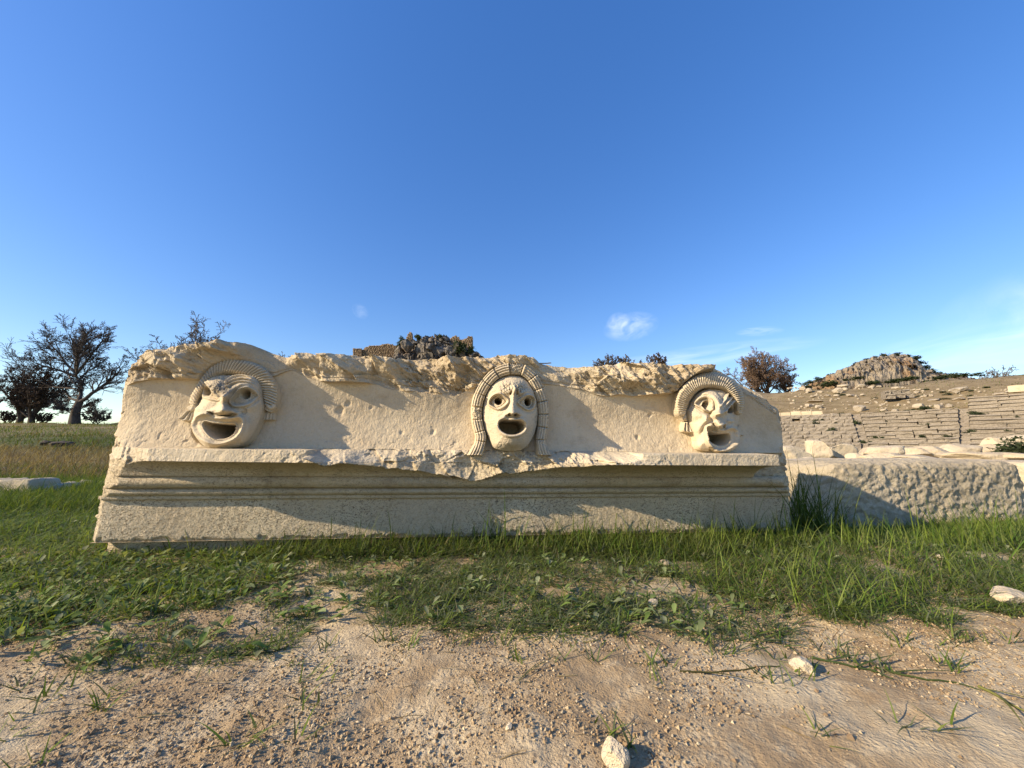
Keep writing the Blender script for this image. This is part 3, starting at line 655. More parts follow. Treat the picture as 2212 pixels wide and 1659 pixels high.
def mask_slave(X, Y):                                    # left mask: broad grin, turned to its right
    face = [(560, 500), (610, 450), (700, 400), (820, 385), (930, 395), (1100, 370), (1250, 385), (1345, 450), (1400, 560), (1420, 690), (1450, 840), (1435, 960), (1395, 1090), (1340, 1210), (1260, 1330), (1140, 1420), (980, 1462), (820, 1468), (640, 1450), (540, 1400), (465, 1300), (420, 1190), (398, 1060), (405, 950), (420, 860), (500, 800), (540, 700), (550, 600)]
    sd = sd_poly(X, Y, face)
    lean = np.clip((X - 560) / 850, 0, 1)
    Hf = 80 + 300 * pillow(sd, 330) + 70 * (1 - lean) * sstep(0, 130, sd)
    Hf = ridge(Hf, X, Y, [(1010, 880), (1150, 860), (1290, 830), (1390, 760)], (50, 75, 50), (30, 60, 20))       # right cheek
    Hf = ridge(Hf, X, Y, [(640, 800), (540, 860), (470, 930)], 60, (10, 40, 20))
    Hf = ridge(Hf, X, Y, [(1060, 960), (1180, 1050), (1200, 1180), (1120, 1330)], 60, (20, 35, 20))
    # brow: a heavy lump over the nose, furrows over the right eye
    Hf = ridge(Hf, X, Y, [(600, 470), (690, 540), (800, 630), (880, 690)], (70, 90, 80), (60, 120, 120))
    Hf = ridge(Hf, X, Y, [(880, 690), (960, 610), (1080, 545), (1220, 545), (1330, 610), (1390, 700)], (70, 52, 34), (110, 85, 40))
    for o, hgt in ((0, 34), (46, 34), (92, 30), (134, 20)):
        Hf = ridge(Hf, X, Y, [(890, 560 - o), (1000, 500 - o), (1130, 478 - o * .95), (1260, 510 - o * .8), (1350, 580 - o * .6), (1400, 680 - o * .3)], 13, (hgt * 1.5, hgt * 1.5, 10))
    lump = np.exp(-(((X - 790) / 170) ** 2 + ((Y - 560) / 110) ** 2))
    Hf = Hf + lump * 26 * chips(X / 60, Y / 60, 211)
    # right eye
    ey = [(950, 772), (1010, 690), (1080, 610), (1180, 580), (1270, 612), (1350, 692), (1290, 760), (1200, 815), (1100, 838), (1000, 828)]
    se = sd_poly(X, Y, ey)
    Hf = Hf + np.where(se > 0, -75 * sstep(0, 40, se) + 44 * pillow(se, 120), 0) + 30 * np.exp(-((se + 10) / 16) ** 2) - 18 * np.exp(-((se + 40) / 16) ** 2)
    Hf = hole(Hf, ell(X, Y, 1163, 670, 79, 73), -330, 12)
    # left eye, at the edge of the face
    e2 = [(562, 520), (610, 530), (700, 640), (775, 745), (700, 745), (600, 720), (560, 690)]
    s2_ = sd_poly(X, Y, e2)
    Hf = Hf - np.where(s2_ > 0, 95 * sstep(0, 50, s2_), 0) + 26 * np.exp(-((s2_ + 9) / 15) ** 2)
    Hf = hole(Hf, sd_poly(X, Y, [(566, 640), (574, 575), (604, 552), (652, 612), (656, 668), (622, 692), (578, 682)]), -140, 12)
    # nose
    Hf = ridge(Hf, X, Y, [(850, 720), (835, 790), (838, 850), (850, 915)], (42, 52, 95), (100, 140, 200), 2.4)
    Hf = ridge(Hf, X, Y, [(640, 925), (740, 905), (860, 900), (980, 925), (1040, 950)], (26, 46, 28), (60, 110, 40))
    Hf = np.where(Y > 930, Hf - 110 * sstep(935, 972, Y) * np.exp(-((X - 850) / 190) ** 4) * sstep(1030, 980, Y), Hf)
    Hf = hole(Hf, ell(X, Y, 665, 945, 62, 17, .35), 190, 8); Hf = hole(Hf, ell(X, Y, 855, 975, 100, 15, -.05), 200, 8)
    # mouth: a wide funnel
    mo = [(425, 1090), (470, 1000), (580, 960), (700, 985), (800, 1025), (900, 1035), (1010, 1012), (1090, 1010), (1135, 1060), (1130, 1130), (1090, 1240), (980, 1335), (820, 1388), (650, 1378), (510, 1300), (440, 1190)]
    mi = [(565, 1110), (600, 1075), (700, 1098), (860, 1108), (1005, 1108), (1030, 1150), (1000, 1235), (905, 1300), (800, 1320), (700, 1292), (610, 1210)]
    so_ = sd_poly(X, Y, mo); si = sd_poly(X, Y, mi)
    Hf = Hf + 60 * np.exp(-((so_ + 6) / 34) ** 2)
    fr = np.clip(so_ / np.maximum(so_ - np.minimum(si, 0) + 1e-3, 1), 0, 1)
    Hf = np.where(so_ > 0, Hf * (1 - fr) + fr * (Hf - 130) , Hf) + 34 * np.exp(-((si + 14) / 16) ** 2) * (so_ > 0)
    Hf = hole(Hf, si, -480, 12)
    chip = ell(X, Y, 1148, 920, 48, 52); Hf = Hf - np.where(chip > 0, 16 * sstep(0, 14, chip) + 10 * chips(X / 22, Y / 22, 214), 0)
    Hf = np.where(sd > -4, Hf, -999)
    # hair combed back from the brow
    Ha, sa, pa, ta = radial_hair(X, Y, [(420, 850), (440, 740), (500, 620), (560, 510), (640, 410), (740, 330), (860, 280), (1000, 268), (1130, 290), (1270, 335), (1390, 420), (1470, 530), (1520, 660), (1540, 830)],
                                 [55, 70, 62, 60, 70, 96, 116, 116, 120, 130, 138, 140, 134, 110], 42, 70, 120, .55, 36, 221)
    # ear knob and two tasselled ribbons
    kn = ell(X, Y, 395, 880, 58, 52); Hk = np.where(kn > -6, 90 + 90 * pillow(kn, 50), -999)
    lt = sd_poly(X, Y, [(345, 905), (425, 905), (395, 1065), (330, 1072), (270, 1065), (218, 1030)], False); th = np.arctan2(Y - 860, X - 420)
    Ht = np.where(lt > -5, 40 + 60 * pillow(lt, 26) + 34 * np.abs(np.sin(th * 9.5)) * sstep(0, 12, lt), -999)
    rt = sd_poly(X, Y, [(1425, 915), (1560, 905), (1592, 930), (1598, 1052), (1400, 1052)], False)
    Hr = np.where(rt > -5, 34 + 40 * pillow(rt, 40) + 22 * np.abs(np.sin((X + .1 * Y) * math.pi / 52)) * sstep(0, 12, rt), -999)
    Htas = np.maximum(np.maximum(Ht, Hr), Hk)
    Hall = np.maximum(np.maximum(Hf, Ha), Htas)
    reg = np.where((Ha >= Hf) & (Ha >= Htas), 1, np.where(Htas > Hf, np.where(X < 900, 2, 3), 0))
    sm = np.maximum(np.where(sd > 0, 80 + 300 * pillow(sd, 330) + 60 * (1 - lean), 0), np.where(sa > 0, 90 + 150 * pa, 0))
    return Hall, reg, blur(sm, 14)

def mask_old(X, Y):                                     # right mask: scowl under a thick roll of hair, turned to its left
    face = [(580, 730), (620, 640), (690, 540), (780, 475), (900, 440), (1030, 432), (1160, 450), (1260, 530), (1330, 600), (1345, 690), (1325, 780), (1365, 860), (1350, 980), (1345, 1080), (1362, 1160), (1352, 1260), (1300, 1360), (1210, 1420), (1080, 1446), (930, 1425), (770, 1395), (705, 1330), (690, 1230), (652, 1120), (605, 1000), (580, 900), (556, 790)]
    sd = sd_poly(X, Y, face)
    lean = np.clip((X - 560) / 800, 0, 1)
    Hf = 100 + 240 * pillow(sd, 360) + 50 * lean * sstep(0, 110, sd)
    Hf = ridge(Hf, X, Y, [(640, 860), (750, 850), (850, 870), (880, 930)], (60, 60, 50), (20, 50, 60))
    Hf = ridge(Hf, X, Y, [(880, 880), (830, 960), (760, 1050), (700, 1140)], (50, 60, 60), (50, 60, 10))
    Hf = ridge(Hf, X, Y, [(880, 1010), (820, 1080), (790, 1180)], 34, (-30, -30, 0))
    # brow arch and frown
    Hf = ridge(Hf, X, Y, [(690, 650), (760, 565), (860, 520), (960, 560), (1030, 640), (1062, 730), (1050, 815)], (36, 46, 42), (25, 80, 130))
    Hf = ridge(Hf, X, Y, [(820, 500), (930, 490), (1030, 560), (1090, 660), (1110, 760), (1080, 830)], (24, 36, 40), (20, 70, 100))
    Hf = ridge(Hf, X, Y, [(900, 455), (1010, 500), (1080, 570), (1110, 620)], 22, (10, 45, 30))
    for (a, b, c) in (((1120, 690), (1170, 600), (1215, 515)), ((1150, 740), (1215, 640), (1290, 560)), ((1185, 790), (1255, 690), (1335, 600))):
        Hf = ridge(Hf, X, Y, [a, b, c], (28, 22, 20), (60, 95, 80))
    Hf = ridge(Hf, X, Y, [(950, 730), (985, 790), (1005, 860)], 40, (40, 85, 80))
    Hf = ridge(Hf, X, Y, [(1080, 830), (1140, 810), (1200, 770)], 34, (90, 80, 60))
    # eyes
    eo = sd_poly(X, Y, [(690, 668), (750, 600), (840, 568), (920, 590), (965, 650), (970, 720), (920, 780), (850, 770), (780, 720)])
    Hf = Hf - np.where(eo > 0, 60 * sstep(0, 34, eo) - 34 * pillow(eo, 100), 0) + 24 * np.exp(-((eo + 8) / 14) ** 2) - 20 * np.exp(-((eo + 34) / 14) ** 2)
    pu = ell(X, Y, 875, 690, 66, 64); Hf = Hf + 24 * np.exp(-((pu + 16) / 13) ** 2); Hf = hole(Hf, pu, -300, 12)
    Hf = ridge(Hf, X, Y, [(880, 830), (930, 840), (970, 800)], 26, (-15, -40, -30))
    e2 = sd_poly(X, Y, [(1195, 775), (1235, 730), (1290, 700), (1305, 760), (1285, 810), (1225, 820)]); Hf = hole(Hf, e2, -60, 20)
    # nose
    Hf = ridge(Hf, X, Y, [(1015, 850), (1035, 900), (1070, 950), (1095, 1000)], (46, 50, 62), (90, 115, 150), 2.4)
    Hf = ridge(Hf, X, Y, [(940, 985), (1000, 960), (1080, 1000), (1160, 990)], (30, 36, 26), (60, 60, 60))
    Hf = np.where(Y > 1030, Hf - 80 * sstep(1032, 1062, Y) * np.exp(-((X - 1070) / 110) ** 4) * sstep(1120, 1070, Y), Hf)
    Hf = hole(Hf, ell(X, Y, 992, 1012, 32, 48, -.5), 220, 9); Hf = hole(Hf, ell(X, Y, 1152, 1020, 22, 34, .4), 220, 9)
    # mouth
    mo = [(866, 1065), (900, 1018), (980, 1030), (1070, 1078), (1160, 1084), (1240, 1052), (1310, 1060), (1350, 1120), (1358, 1210), (1325, 1300), (1230, 1372), (1100, 1402), (985, 1370), (910, 1280), (878, 1180)]
    mi = [(890, 1145), (905, 1098), (985, 1118), (1090, 1142), (1180, 1132), (1228, 1150), (1240, 1220), (1190, 1290), (1090, 1322), (990, 1290), (920, 1228)]
    so_ = sd_poly(X, Y, mo); si = sd_poly(X, Y, mi)
    Hf = Hf + 70 * np.exp(-((so_ + 2) / 30) ** 2)
    fr = np.clip(so_ / np.maximum(so_ - np.minimum(si, 0) + 1e-3, 1), 0, 1)
    Hf = np.where(so_ > 0, Hf - 110 * fr, Hf) + 26 * np.exp(-((si + 12) / 14) ** 2) * (so_ > 0)
    Hf = hole(Hf, si, -330, 20)
    brk = ell(X, Y, 960, 1380, 60, 50); Hf = Hf - np.where(brk > 0, 40 * sstep(0, 20, brk), 0) + np.where(brk > 0, 14 * chips(X / 26, Y / 26, 231), 0)
    Hf = ridge(Hf, X, Y, [(1215, 940), (1290, 950), (1290, 1000)], 28, 40)
    Hf = np.where(sd > -4, Hf, -999)
    Ha, sa, pa, ta = radial_hair(X, Y, [(475, 795), (478, 690), (510, 570), (590, 450), (690, 365), (800, 320), (930, 305), (1060, 320), (1190, 370), (1290, 460), (1355, 570), (1375, 690), (1360, 790)],
                                 [90, 112, 118, 122, 122, 122, 124, 120, 110, 98, 84, 72, 50], 46, 110, 190, .15, 30, 241)
    kn = sd_poly(X, Y, [(440, 815), (560, 800), (585, 870), (570, 935), (520, 945), (470, 905)]); Hk = np.where(kn > -6, 110 + 90 * pillow(kn, 50) + 22 * np.abs(np.sin((X * .5 + Y * .2) * math.pi / 40)) * (X < 520), -999)
    lt = sd_poly(X, Y, [(510, 950), (590, 945), (650, 1120), (600, 1125), (545, 1118), (484, 1100)], False); th = np.arctan2(Y - 700, X - 545)
    Ht = np.where(lt > -5, 70 + 60 * pillow(lt, 26) + 34 * np.abs(np.sin(th * 22)) * sstep(0, 10, lt), -999)
    rt = sd_poly(X, Y, [(1330, 1060), (1370, 1000), (1450, 1165), (1360, 1175)], False); Hr = np.where(rt > -5, 30 + 50 * pillow(rt, 34), -999)
    Htas = np.maximum(np.maximum(Ht, Hr), Hk)
    Hall = np.maximum(np.maximum(Hf, Ha), Htas)
    reg = np.where((Ha >= Hf) & (Ha >= Htas), 1, np.where(Htas > Hf, np.where(X < 900, 2, 3), 0))
    sm = np.maximum(np.where(sd > 0, 100 + 240 * pillow(sd, 360) + 45 * lean, 0), np.where(sa > 0, 130 + 250 * pa, 0))
    return Hall, reg, blur(sm, 14)

def surface_n(u, w):
    """How far the worked face of the block stands out at (u, w)."""
    wa = np.interp(u, uu, w_A); t = np.clip((w - w_fr) / (wa - w_fr), 0, 1)
    n = fr_mid + (fr_bot - fr_mid) * (1 - t) ** 3.2 + .03 * np.clip(t - .45, 0, 1) ** 1.6
    return n
def stain_mask():
    t = M_MASK.node_tree; k = NB(t); b = t.nodes['Principled BSDF']; old = b.inputs['Base Color'].links[0].from_socket
    at = k.n('ShaderNodeAttribute'); at.attribute_name = 'tint'; sep = k.n('ShaderNodeSeparateColor'); k.l(at.outputs['Color'], sep.inputs[0])
    k.l(k.mix(k.math('MULTIPLY', sep.outputs[0], .85), old, (.13, .115, .09)), b.inputs['Base Color'])
stain_mask()
def carve(fn, ox, oy, zs, box, step, label, deep=1.0, stain=None):
    xs = np.arange(box[0], box[2] + 1, step); ys = np.arange(box[1], box[3] + 1, step)
    X, Y = np.meshgrid(xs, ys)
    global PRE
    PRE = np.full(X.shape, -999.0)
    Hh, reg, sm = fn(X, Y)
    ins = Hh > -600; Hh = np.where(ins, Hh, -60); eb = blur(ins.astype(float), 3); Hh = np.where((eb > .01) & (eb < .97), blur(Hh, 2), Hh); ins = eb > .03
    Hh = Hh + np.where(ins, 5 * fbm2(X / 60, Y / 60, 4, 250) + 3.5 * fbm2(X / 17, Y / 17, 3, 251), 0)
    Hh = Hh + np.clip(1.1 * (Hh - blur(Hh, 4)), -30, 40) * ins * (PRE < -500)
    sm = blur(np.maximum(np.where((PRE > -500) & (reg == 0), PRE, Hh), 20), 12) * deep
    Hh = Hh * deep
    px = (ox + X / zs) * 2212 / 4032; py = (oy + Y / zs) * 2212 / 4032
    u0, w0 = blk(px, py, .05)
    mpp = abs(u0[0, -1] - u0[0, 0]) / (xs[-1] - xs[0])
    nb = surface_n(u0, w0)
    u1, w1 = blk(px, py, nb + sm * mpp)
    nb = surface_n(u1, w1)
    n = nb + Hh * mpp
    Vv = (bw(u1, n, w1) - P0)
    st = np.zeros(X.shape)
    if stain: st = np.exp(-(((X - stain[0]) / stain[2]) ** 2 + ((Y - stain[1]) / stain[3]) ** 2)) * sstep(.25, .6, .5 + .7 * fbm2(X / 70, Y / 50, 4, 260))
    st = np.repeat(st.reshape(-1, 1), 3, 1)
    keep = ins[:-1, :-1] | ins[1:, :-1] | ins[:-1, 1:] | ins[1:, 1:]
    quads = grid_quads(*X.shape).reshape(X.shape[0] - 1, X.shape[1] - 1, 4)
    rg = reg[:-1, :-1]; fv = Vv.reshape(-1, 3)
    def piece(name, parent, r):
        q = quads[keep & (rg == r)]
        if len(q) == 0: return None
        v, q, c = compact(fv, q[:, ::-1], st); return link(name, mesh(name, v, q, None, M_MASK, True, c), parent)
    face = piece('theatre_mask', block, 0); face['label'] = label
    piece('hair', face, 1); piece('ribbon_tassel', face, 2); piece('ribbon_tassel', face, 3)
    return face
carve(mask_slave, 650, 1370, 2028 / 550, (190, 130, 1680, 1490), 6.5, 'grinning comic mask with combed-back hair, lumpy brow and wide open mouth', .95, (820, 580, 200, 110))
carve(mask_girl, 1780, 1380, 1659 / 480, (180, 150, 1400, 1430), 5.5, 'frontal tragic mask framed by ribbed rolls of hair, mouth open', .92)
carve(mask_old, 2560, 1420, 1738 / 440, (340, 170, 1500, 1470), 5.0, 'scowling mask with a thick ridged roll of hair and huge mouth', .92)
print('masks', time.time() - T0)
# ------------------------------------------------------------------ stones
def icosphere(sub):
    t = (1 + 5 ** .5) / 2
    v = [(-1, t, 0), (1, t, 0), (-1, -t, 0), (1, -t, 0), (0, -1, t), (0, 1, t), (0, -1, -t), (0, 1, -t), (t, 0, -1), (t, 0, 1), (-t, 0, -1), (-t, 0, 1)]
    f = [(0, 11, 5), (0, 5, 1), (0, 1, 7), (0, 7, 10), (0, 10, 11), (1, 5, 9), (5, 11, 4), (11, 10, 2), (10, 7, 6), (7, 1, 8), (3, 9, 4), (3, 4, 2), (3, 2, 6), (3, 6, 8), (3, 8, 9), (4, 9, 5), (2, 4, 11), (6, 2, 10), (8, 6, 7), (9, 8, 1)]
    v = [np.array(p) / np.linalg.norm(p) for p in v]
    for _ in range(sub):
        c = {}; g2 = []
        def m(a, b):
            k = (min(a, b), max(a, b))
            if k not in c: p = v[a] + v[b]; v.append(p / np.linalg.norm(p)); c[k] = len(v) - 1
            return c[k]
        for a, b, d in f: x, y, z = m(a, b), m(b, d), m(d, a); g2 += [(a, x, z), (b, y, x), (d, z, y), (x, y, z)]
        f = g2
    return np.array(v), np.array(f)
ICO = {k: icosphere(k) for k in (1, 2, 3, 4)}
def rock_mesh(name, seed, sub, dims, mat, cuts=9, rough=.05, boxy=3.0, smooth=False, deep=.62):
    """A broken stone: a squarish body cut by random planes, then roughened. Its base is at z = 0."""
    r = np.random.default_rng(seed); v, f = ICO[sub]; v = v / (np.abs(v) ** boxy).sum(1, keepdims=True) ** (1 / boxy)
    for _ in range(cuts):
        n = r.normal(size=3); n /= np.linalg.norm(n); d = r.uniform(deep, .98); h = v @ n - d
        v = v - np.maximum(h, 0)[:, None] * n
    s = r.uniform(0, 50)
    v = v * (1 + rough * fbm3(v[:, 0] * 2 + s, v[:, 1] * 2, v[:, 2] * 2, 4, seed)[:, None] * 2)
    if sub >= 3: v = v * (1 + rough * .22 * fbm3(v[:, 0] * 9 + s, v[:, 1] * 9, v[:, 2] * 9, 3, seed + 5)[:, None])
    v = v * (np.array(dims) / 2); v[:, 2] -= v[:, 2].min()
    return mesh(name, v, None, f, mat, smooth)
def rough_box(name, size, res, mat, rnd_=6.0, amp=.03, fine=.006, seed=0, freq=3.0, chipf=9.0):
    """A quarry-faced block: a rounded box with chipped faces. Origin at the middle of its base."""
    vs2, qs2 = [], []; o = 0; size = np.array(size, float)
    for ax in range(3):
        for sg in (-1, 1):
            a, b = [k for k in range(3) if k != ax]
            na_ = max(4, int(res * size[a])); nb_ = max(4, int(res * size[b]))
            ga, gb = np.meshgrid(np.linspace(-1, 1, na_), np.linspace(-1, 1, nb_), indexing='ij')
            p = np.zeros(ga.shape + (3,)); p[..., ax] = sg; p[..., a] = ga; p[..., b] = gb
            p = p / (np.abs(p) ** (rnd_ * 2)).sum(-1, keepdims=True) ** (1 / (rnd_ * 2))
            q3 = p * size / 2
            nrm = np.sign(p) * np.abs(p) ** (rnd_ - 1); nrm /= np.linalg.norm(nrm, axis=-1, keepdims=True)
            d = amp * fbm3(q3[..., 0] * freq, q3[..., 1] * freq, q3[..., 2] * freq, 4, seed) + fine * fbm3(q3[..., 0] * freq * 9, q3[..., 1] * freq * 9, q3[..., 2] * freq * 9, 3, seed + 7)
            if chipf and mat is M_ROUGH:
                d = d + .95 * amp * broken((q3[..., 0] + .5 * q3[..., 1]) * chipf * 1.3, (q3[..., 2] + .5 * q3[..., 1]) * chipf * 2.0, seed + 11)
            elif chipf:
                e = (q3[..., 0] + .5 * q3[..., 1]) * chipf, (q3[..., 2] + .5 * q3[..., 1]) * chipf
                d = d + amp * .45 * chips(e[0], e[1], seed + 11)
            q3 = q3 + nrm * d[..., None]
            q = grid_quads(na_, nb_) + o
            flip = (sg > 0) == (ax == 1)
            vs2.append(q3.reshape(-1, 3)); qs2.append(q[:, ::-1] if flip else q); o += na_ * nb_
    v = np.concatenate(vs2); v[:, 2] += size[2] / 2
    return mesh(name, v, np.concatenate(qs2), None, mat, True)
yaw = math.atan2(U[1], U[0])
mid = P0 + U * LEN * .5 - N * .33
b = link('foundation_course', rough_box('foundation_course', (LEN - .02, .56, .22), 60, M_FASCIA, 14, .008, .004, 3, 3, 12), None, (mid[0], mid[1], .058 - .22 + .012), (0, .011, yaw))
tag(b, 'low stone course under the carved block, half hidden in grass', 'stone course')
# the rough block right of it and the smoother pale one behind
b = link('rough_stone_block', rough_box('rough_stone_block', (1.80, .62, .57), 105, M_ROUGH, 6.0, .016, .010, 21, 3.2, 13), None, (3.36, 3.38, -.20), (0, .0, yaw - .02))
tag(b, 'rough grey quarry-faced stone block half in the shadow of the carved block', 'stone block')
b = link('pale_stone_block', rough_box('pale_stone_block', (2.4, .66, .56), 60, M_CREAM, 8, .012, .004, 22, 2, 6), None, (3.95, 4.10, -.20), (0, 0, yaw))
tag(b, 'smooth pale stone block lying behind the rough grey block', 'stone block')
b = link('pale_stone_block', rough_box('pale_stone_block', (1.7, .7, .5), 50, M_CREAM, 7, .02, .005, 23, 2, 6), None, (6.1, 4.3, -.17), (0, .02, yaw + .05))
tag(b, 'low cream stone block at the right edge of the photo, behind the rough block', 'stone block')
# boulders in a line in front of the theatre: (px, py of base, width px, height px, depth, words)
boul = [(1712, 999, 66, 32, 5.2, 'rounded cream boulder touching the right end of the carved block'),
        (1766, 991, 52, 36, 5.6, 'tall squarish cream boulder, highest of those near the carved block'),
        (1812, 988, 66, 26, 5.8, 'oblong cream boulder right of the tall squarish one'),
        (1905, 991, 110, 24, 6.0, 'long low tan boulder with a shaded hollow side'),
        (1908, 996, 80, 16, 5.0, 'flat cream stone in front of the long tan boulder'),
        (1975, 985, 60, 14, 6.6, 'small flat cream stone right of the long tan boulder'),
        (2012, 983, 70, 16, 6.6, 'low cream stone with a broken top, in the middle of the boulder row'),
        (2062, 981, 78, 20, 6.8, 'wide cream boulder near the foot of the second stairway'),
        (2098, 987, 100, 10, 5.2, 'thin cream slab lying in front of the wide boulder'),
        (2126, 981, 64, 18, 7.0, 'smooth tan boulder between wide boulder and square white stone'),
        (2160, 975, 46, 26, 7.6, 'square white stone standing left of the dark bush'),
        (2200, 972, 60, 30, 8.4, 'big white boulder behind the dark bush'),
        (1985, 993, 90, 8, 4.8, 'thin pale slab just above the rough block'),
        (1850, 994, 40, 12, 5.4, 'small cream stone between oblong and long tan boulders'),
        (2200, 989, 120, 10, 5.0, 'long pale slab at the right edge of the boulder row'),
        (1748, 1000, 30, 10, 4.6, 'little cream stone at the foot of the tall squarish boulder')]
for k, (px, py, wp, hp, Y, lab) in enumerate(boul):
    p = at_depth(px, py, Y); zc = Y / cp
    m = rock_mesh('boulder', 300 + k, 3, (wp * zc / F, wp * zc / F * .75, (hp + 10) * zc / F), M_CREAM, 9, .07, 3.2, True)
    o = link('boulder', m, None, (p[0], p[1], p[2] - 8 * zc / F), (0, 0, rnd.uniform(-.4, .4))); tag(o, lab, 'boulder', 'pale boulders in front of the theatre')
# pale slabs on the left lawn
for (px, py, wp, hp, Y, lab, s) in ((32, 1080, 120, 40, 4.1, 'large white weathered slab in the grass at the left edge', 41), (112, 1072, 44, 20, 4.2, 'small pale slab lying right of the large white slab', 42),
                                    (188, 1058, 70, 12, 4.9, 'flat pale stone in the grass close to the carved block', 43), (20, 1026, 60, 12, 6.6, 'grey flat stone among dry grass on the left slope', 44)):
    p = at_depth(px, py, Y); zc = Y / cp
    m = rough_box('stone_slab', (wp * zc / F, .3, hp * zc / F + .08), 45, M_ROUGH if s != 44 else M_SEAT, 5, .03, .008, s, 3, 6)
    o = link('stone_slab', m, None, (p[0], p[1], p[2] - .06), (0, 0, rnd.uniform(-.12, .12))); tag(o, lab, 'stone slab')
# loose stones on the earth
for (px, py, wp, hp, sd_, lab) in ((1728, 1452, 48, 30, 51, 'white fist-sized stone alone on the bare earth'), (2180, 1312, 70, 36, 52, 'flat cream stone at the edge of the turf'),
                                   (1330, 1668, 64, 52, 53, 'tan angular stone at the bottom edge of the photo'), (1755, 1462, 16, 14, 54, 'tiny pebble beside the white fist-sized stone'),
                                   (1412, 1312, 26, 16, 55, 'pale lump of earth between grass tufts'), (2030, 1208, 20, 12, 56, 'small pale stone in the deep grass'),
                                   (1440, 1222, 34, 14, 57, 'crumbling pale stone in thin grass before the block'), (1520, 1240, 26, 10, 58, 'low tan stone in the thin grass'), (1100, 1598, 20, 12, 59, 'flat grey pebble on the bare earth')):
    p = on_flat(px, py, .0); zc = p[1] * cp - H * sp
    m = rock_mesh('loose_stone', 400 + sd_, 3, (wp * zc / F, wp * zc / F * .8, hp * zc / F), M_CREAM, 10, .05, 2.6)
    o = link('loose_stone', m, None, (p[0], p[1], float(terrain(p[0], p[1])) - .18 * hp * zc / F), (0, 0, rnd.uniform(0, 6))); tag(o, lab, 'stone')
print('stones', time.time() - T0)

# ------------------------------------------------------------------ the theatre
def seat_variant(name, seed, nosing):
    r = np.random.default_rng(seed)
    prof = [(-.5, 0), (-.5, .66), (-.575 if nosing else -.5, .70), (-.575 if nosing else -.5, 1), (.5, 1), (.5, 0)] if nosing else [(-.5, 0), (-.53, .5), (-.5, .93), (-.44, 1), (.5, 1), (.5, 0)]
    xs = [-.5, -.17, .2, .5]; v = []
    for x in xs:
        for (y, z) in prof: v.append((x + r.uniform(-.012, .012), y + r.uniform(-.05, .05), z + r.uniform(-.06, .06)))
    v = np.array(v); n = len(prof); q = []
    for i_ in range(3):
        for j in range(n): q.append((i_ * n + j, (i_ + 1) * n + j, (i_ + 1) * n + (j + 1) % n, i_ * n + (j + 1) % n))
    t = [];
    for base, fl in ((0, False), (3 * n, True)):
        for j in range(1, n - 1): t.append((base, base + j, base + j + 1) if not fl else (base, base + j + 1, base + j))
    return mesh(name, v, q, t, M_SEAT, False)
SEATP = [seat_variant('seat_block', 500 + k, False) for k in range(6)]; SEATN = [seat_variant('seat_block', 520 + k, True) for k in range(6)]
def wedge(lab, th0, th1, rows, lens, meshes, gap, seed):
    root = empty('seating_wedge', (TC[0] + TR0 * math.cos(math.radians((th0 + th1) / 2)), TC[1] + TR0 * math.sin(math.radians((th0 + th1) / 2)), TZ0))
    tag(root, lab, 'theatre seats', 'wedges of the ruined theatre'); r = random.Random(seed)
    for k in range(rows):
        rr_ = TR0 + k * ROW_RUN; th = th1
        while th > th0 + .3:
            L_ = r.uniform(*lens); d = math.degrees(L_ / rr_)
            if th - d < th0 + .5: d = th - th0; L_ = math.radians(d) * rr_
            a = math.radians(th - d / 2); th -= d
            if r.random() < gap: continue
            o = link('seat_block', r.choice(meshes), root)
            o.location = (TC[0] + (rr_ + ROW_RUN * .55 + r.uniform(-.05, .04)) * math.cos(a) - root.location.x, TC[1] + (rr_ + ROW_RUN * .55 + r.uniform(-.05, .04)) * math.sin(a) - root.location.y, k * ROW_RISE + r.uniform(-.02, .01))
            o.rotation_euler = (r.uniform(-.02, .02), r.uniform(-.012, .012), a - math.pi / 2 + r.uniform(-.012, .012)); o.scale = (L_ * .985, ROW_RUN + .12, ROW_RISE * r.uniform(.98, 1.05))
wedge('left wedge of small rough grey stone seats beside the carved block', 49.6, 66, 11, (.5, .85), SEATP, .005, 1)
wedge('middle wedge of long stone seats with shadowed fronts between two stairways', 38.3, 48.5, 11, (.7, 1.5), SEATN, .012, 2)
wedge('right wedge of large stone seats, rising highest at the photo edge', 25, 37.3, 14, (1.2, 2.3), SEATN, .03, 3)
for th, lab in ((49.05, 'stairway between the rough left seats and the long middle seats'), (37.8, 'stairway between the middle seats and the high right wedge')):
    a = math.radians(th); root = empty('stairway', (TC[0] + TR0 * math.cos(a), TC[1] + TR0 * math.sin(a), TZ0)); tag(root, lab, 'stairway')
    for k in range(22):
        rr_ = TR0 + (k + .5) * ROW_RUN / 2; o = link('stair_step', rnd.choice(SEATP), root)
        o.location = ((rr_ - TR0 + .25) * math.cos(a), (rr_ - TR0 + .25) * math.sin(a), (k // 2) * ROW_RISE + (k % 2) * ROW_RISE / 2 - .18 + rnd.uniform(-.03, .03)); o.rotation_euler = (0, 0, a - math.pi / 2 + rnd.uniform(-.05, .05)); o.scale = (.62, ROW_RUN * .8, ROW_RISE * .95)
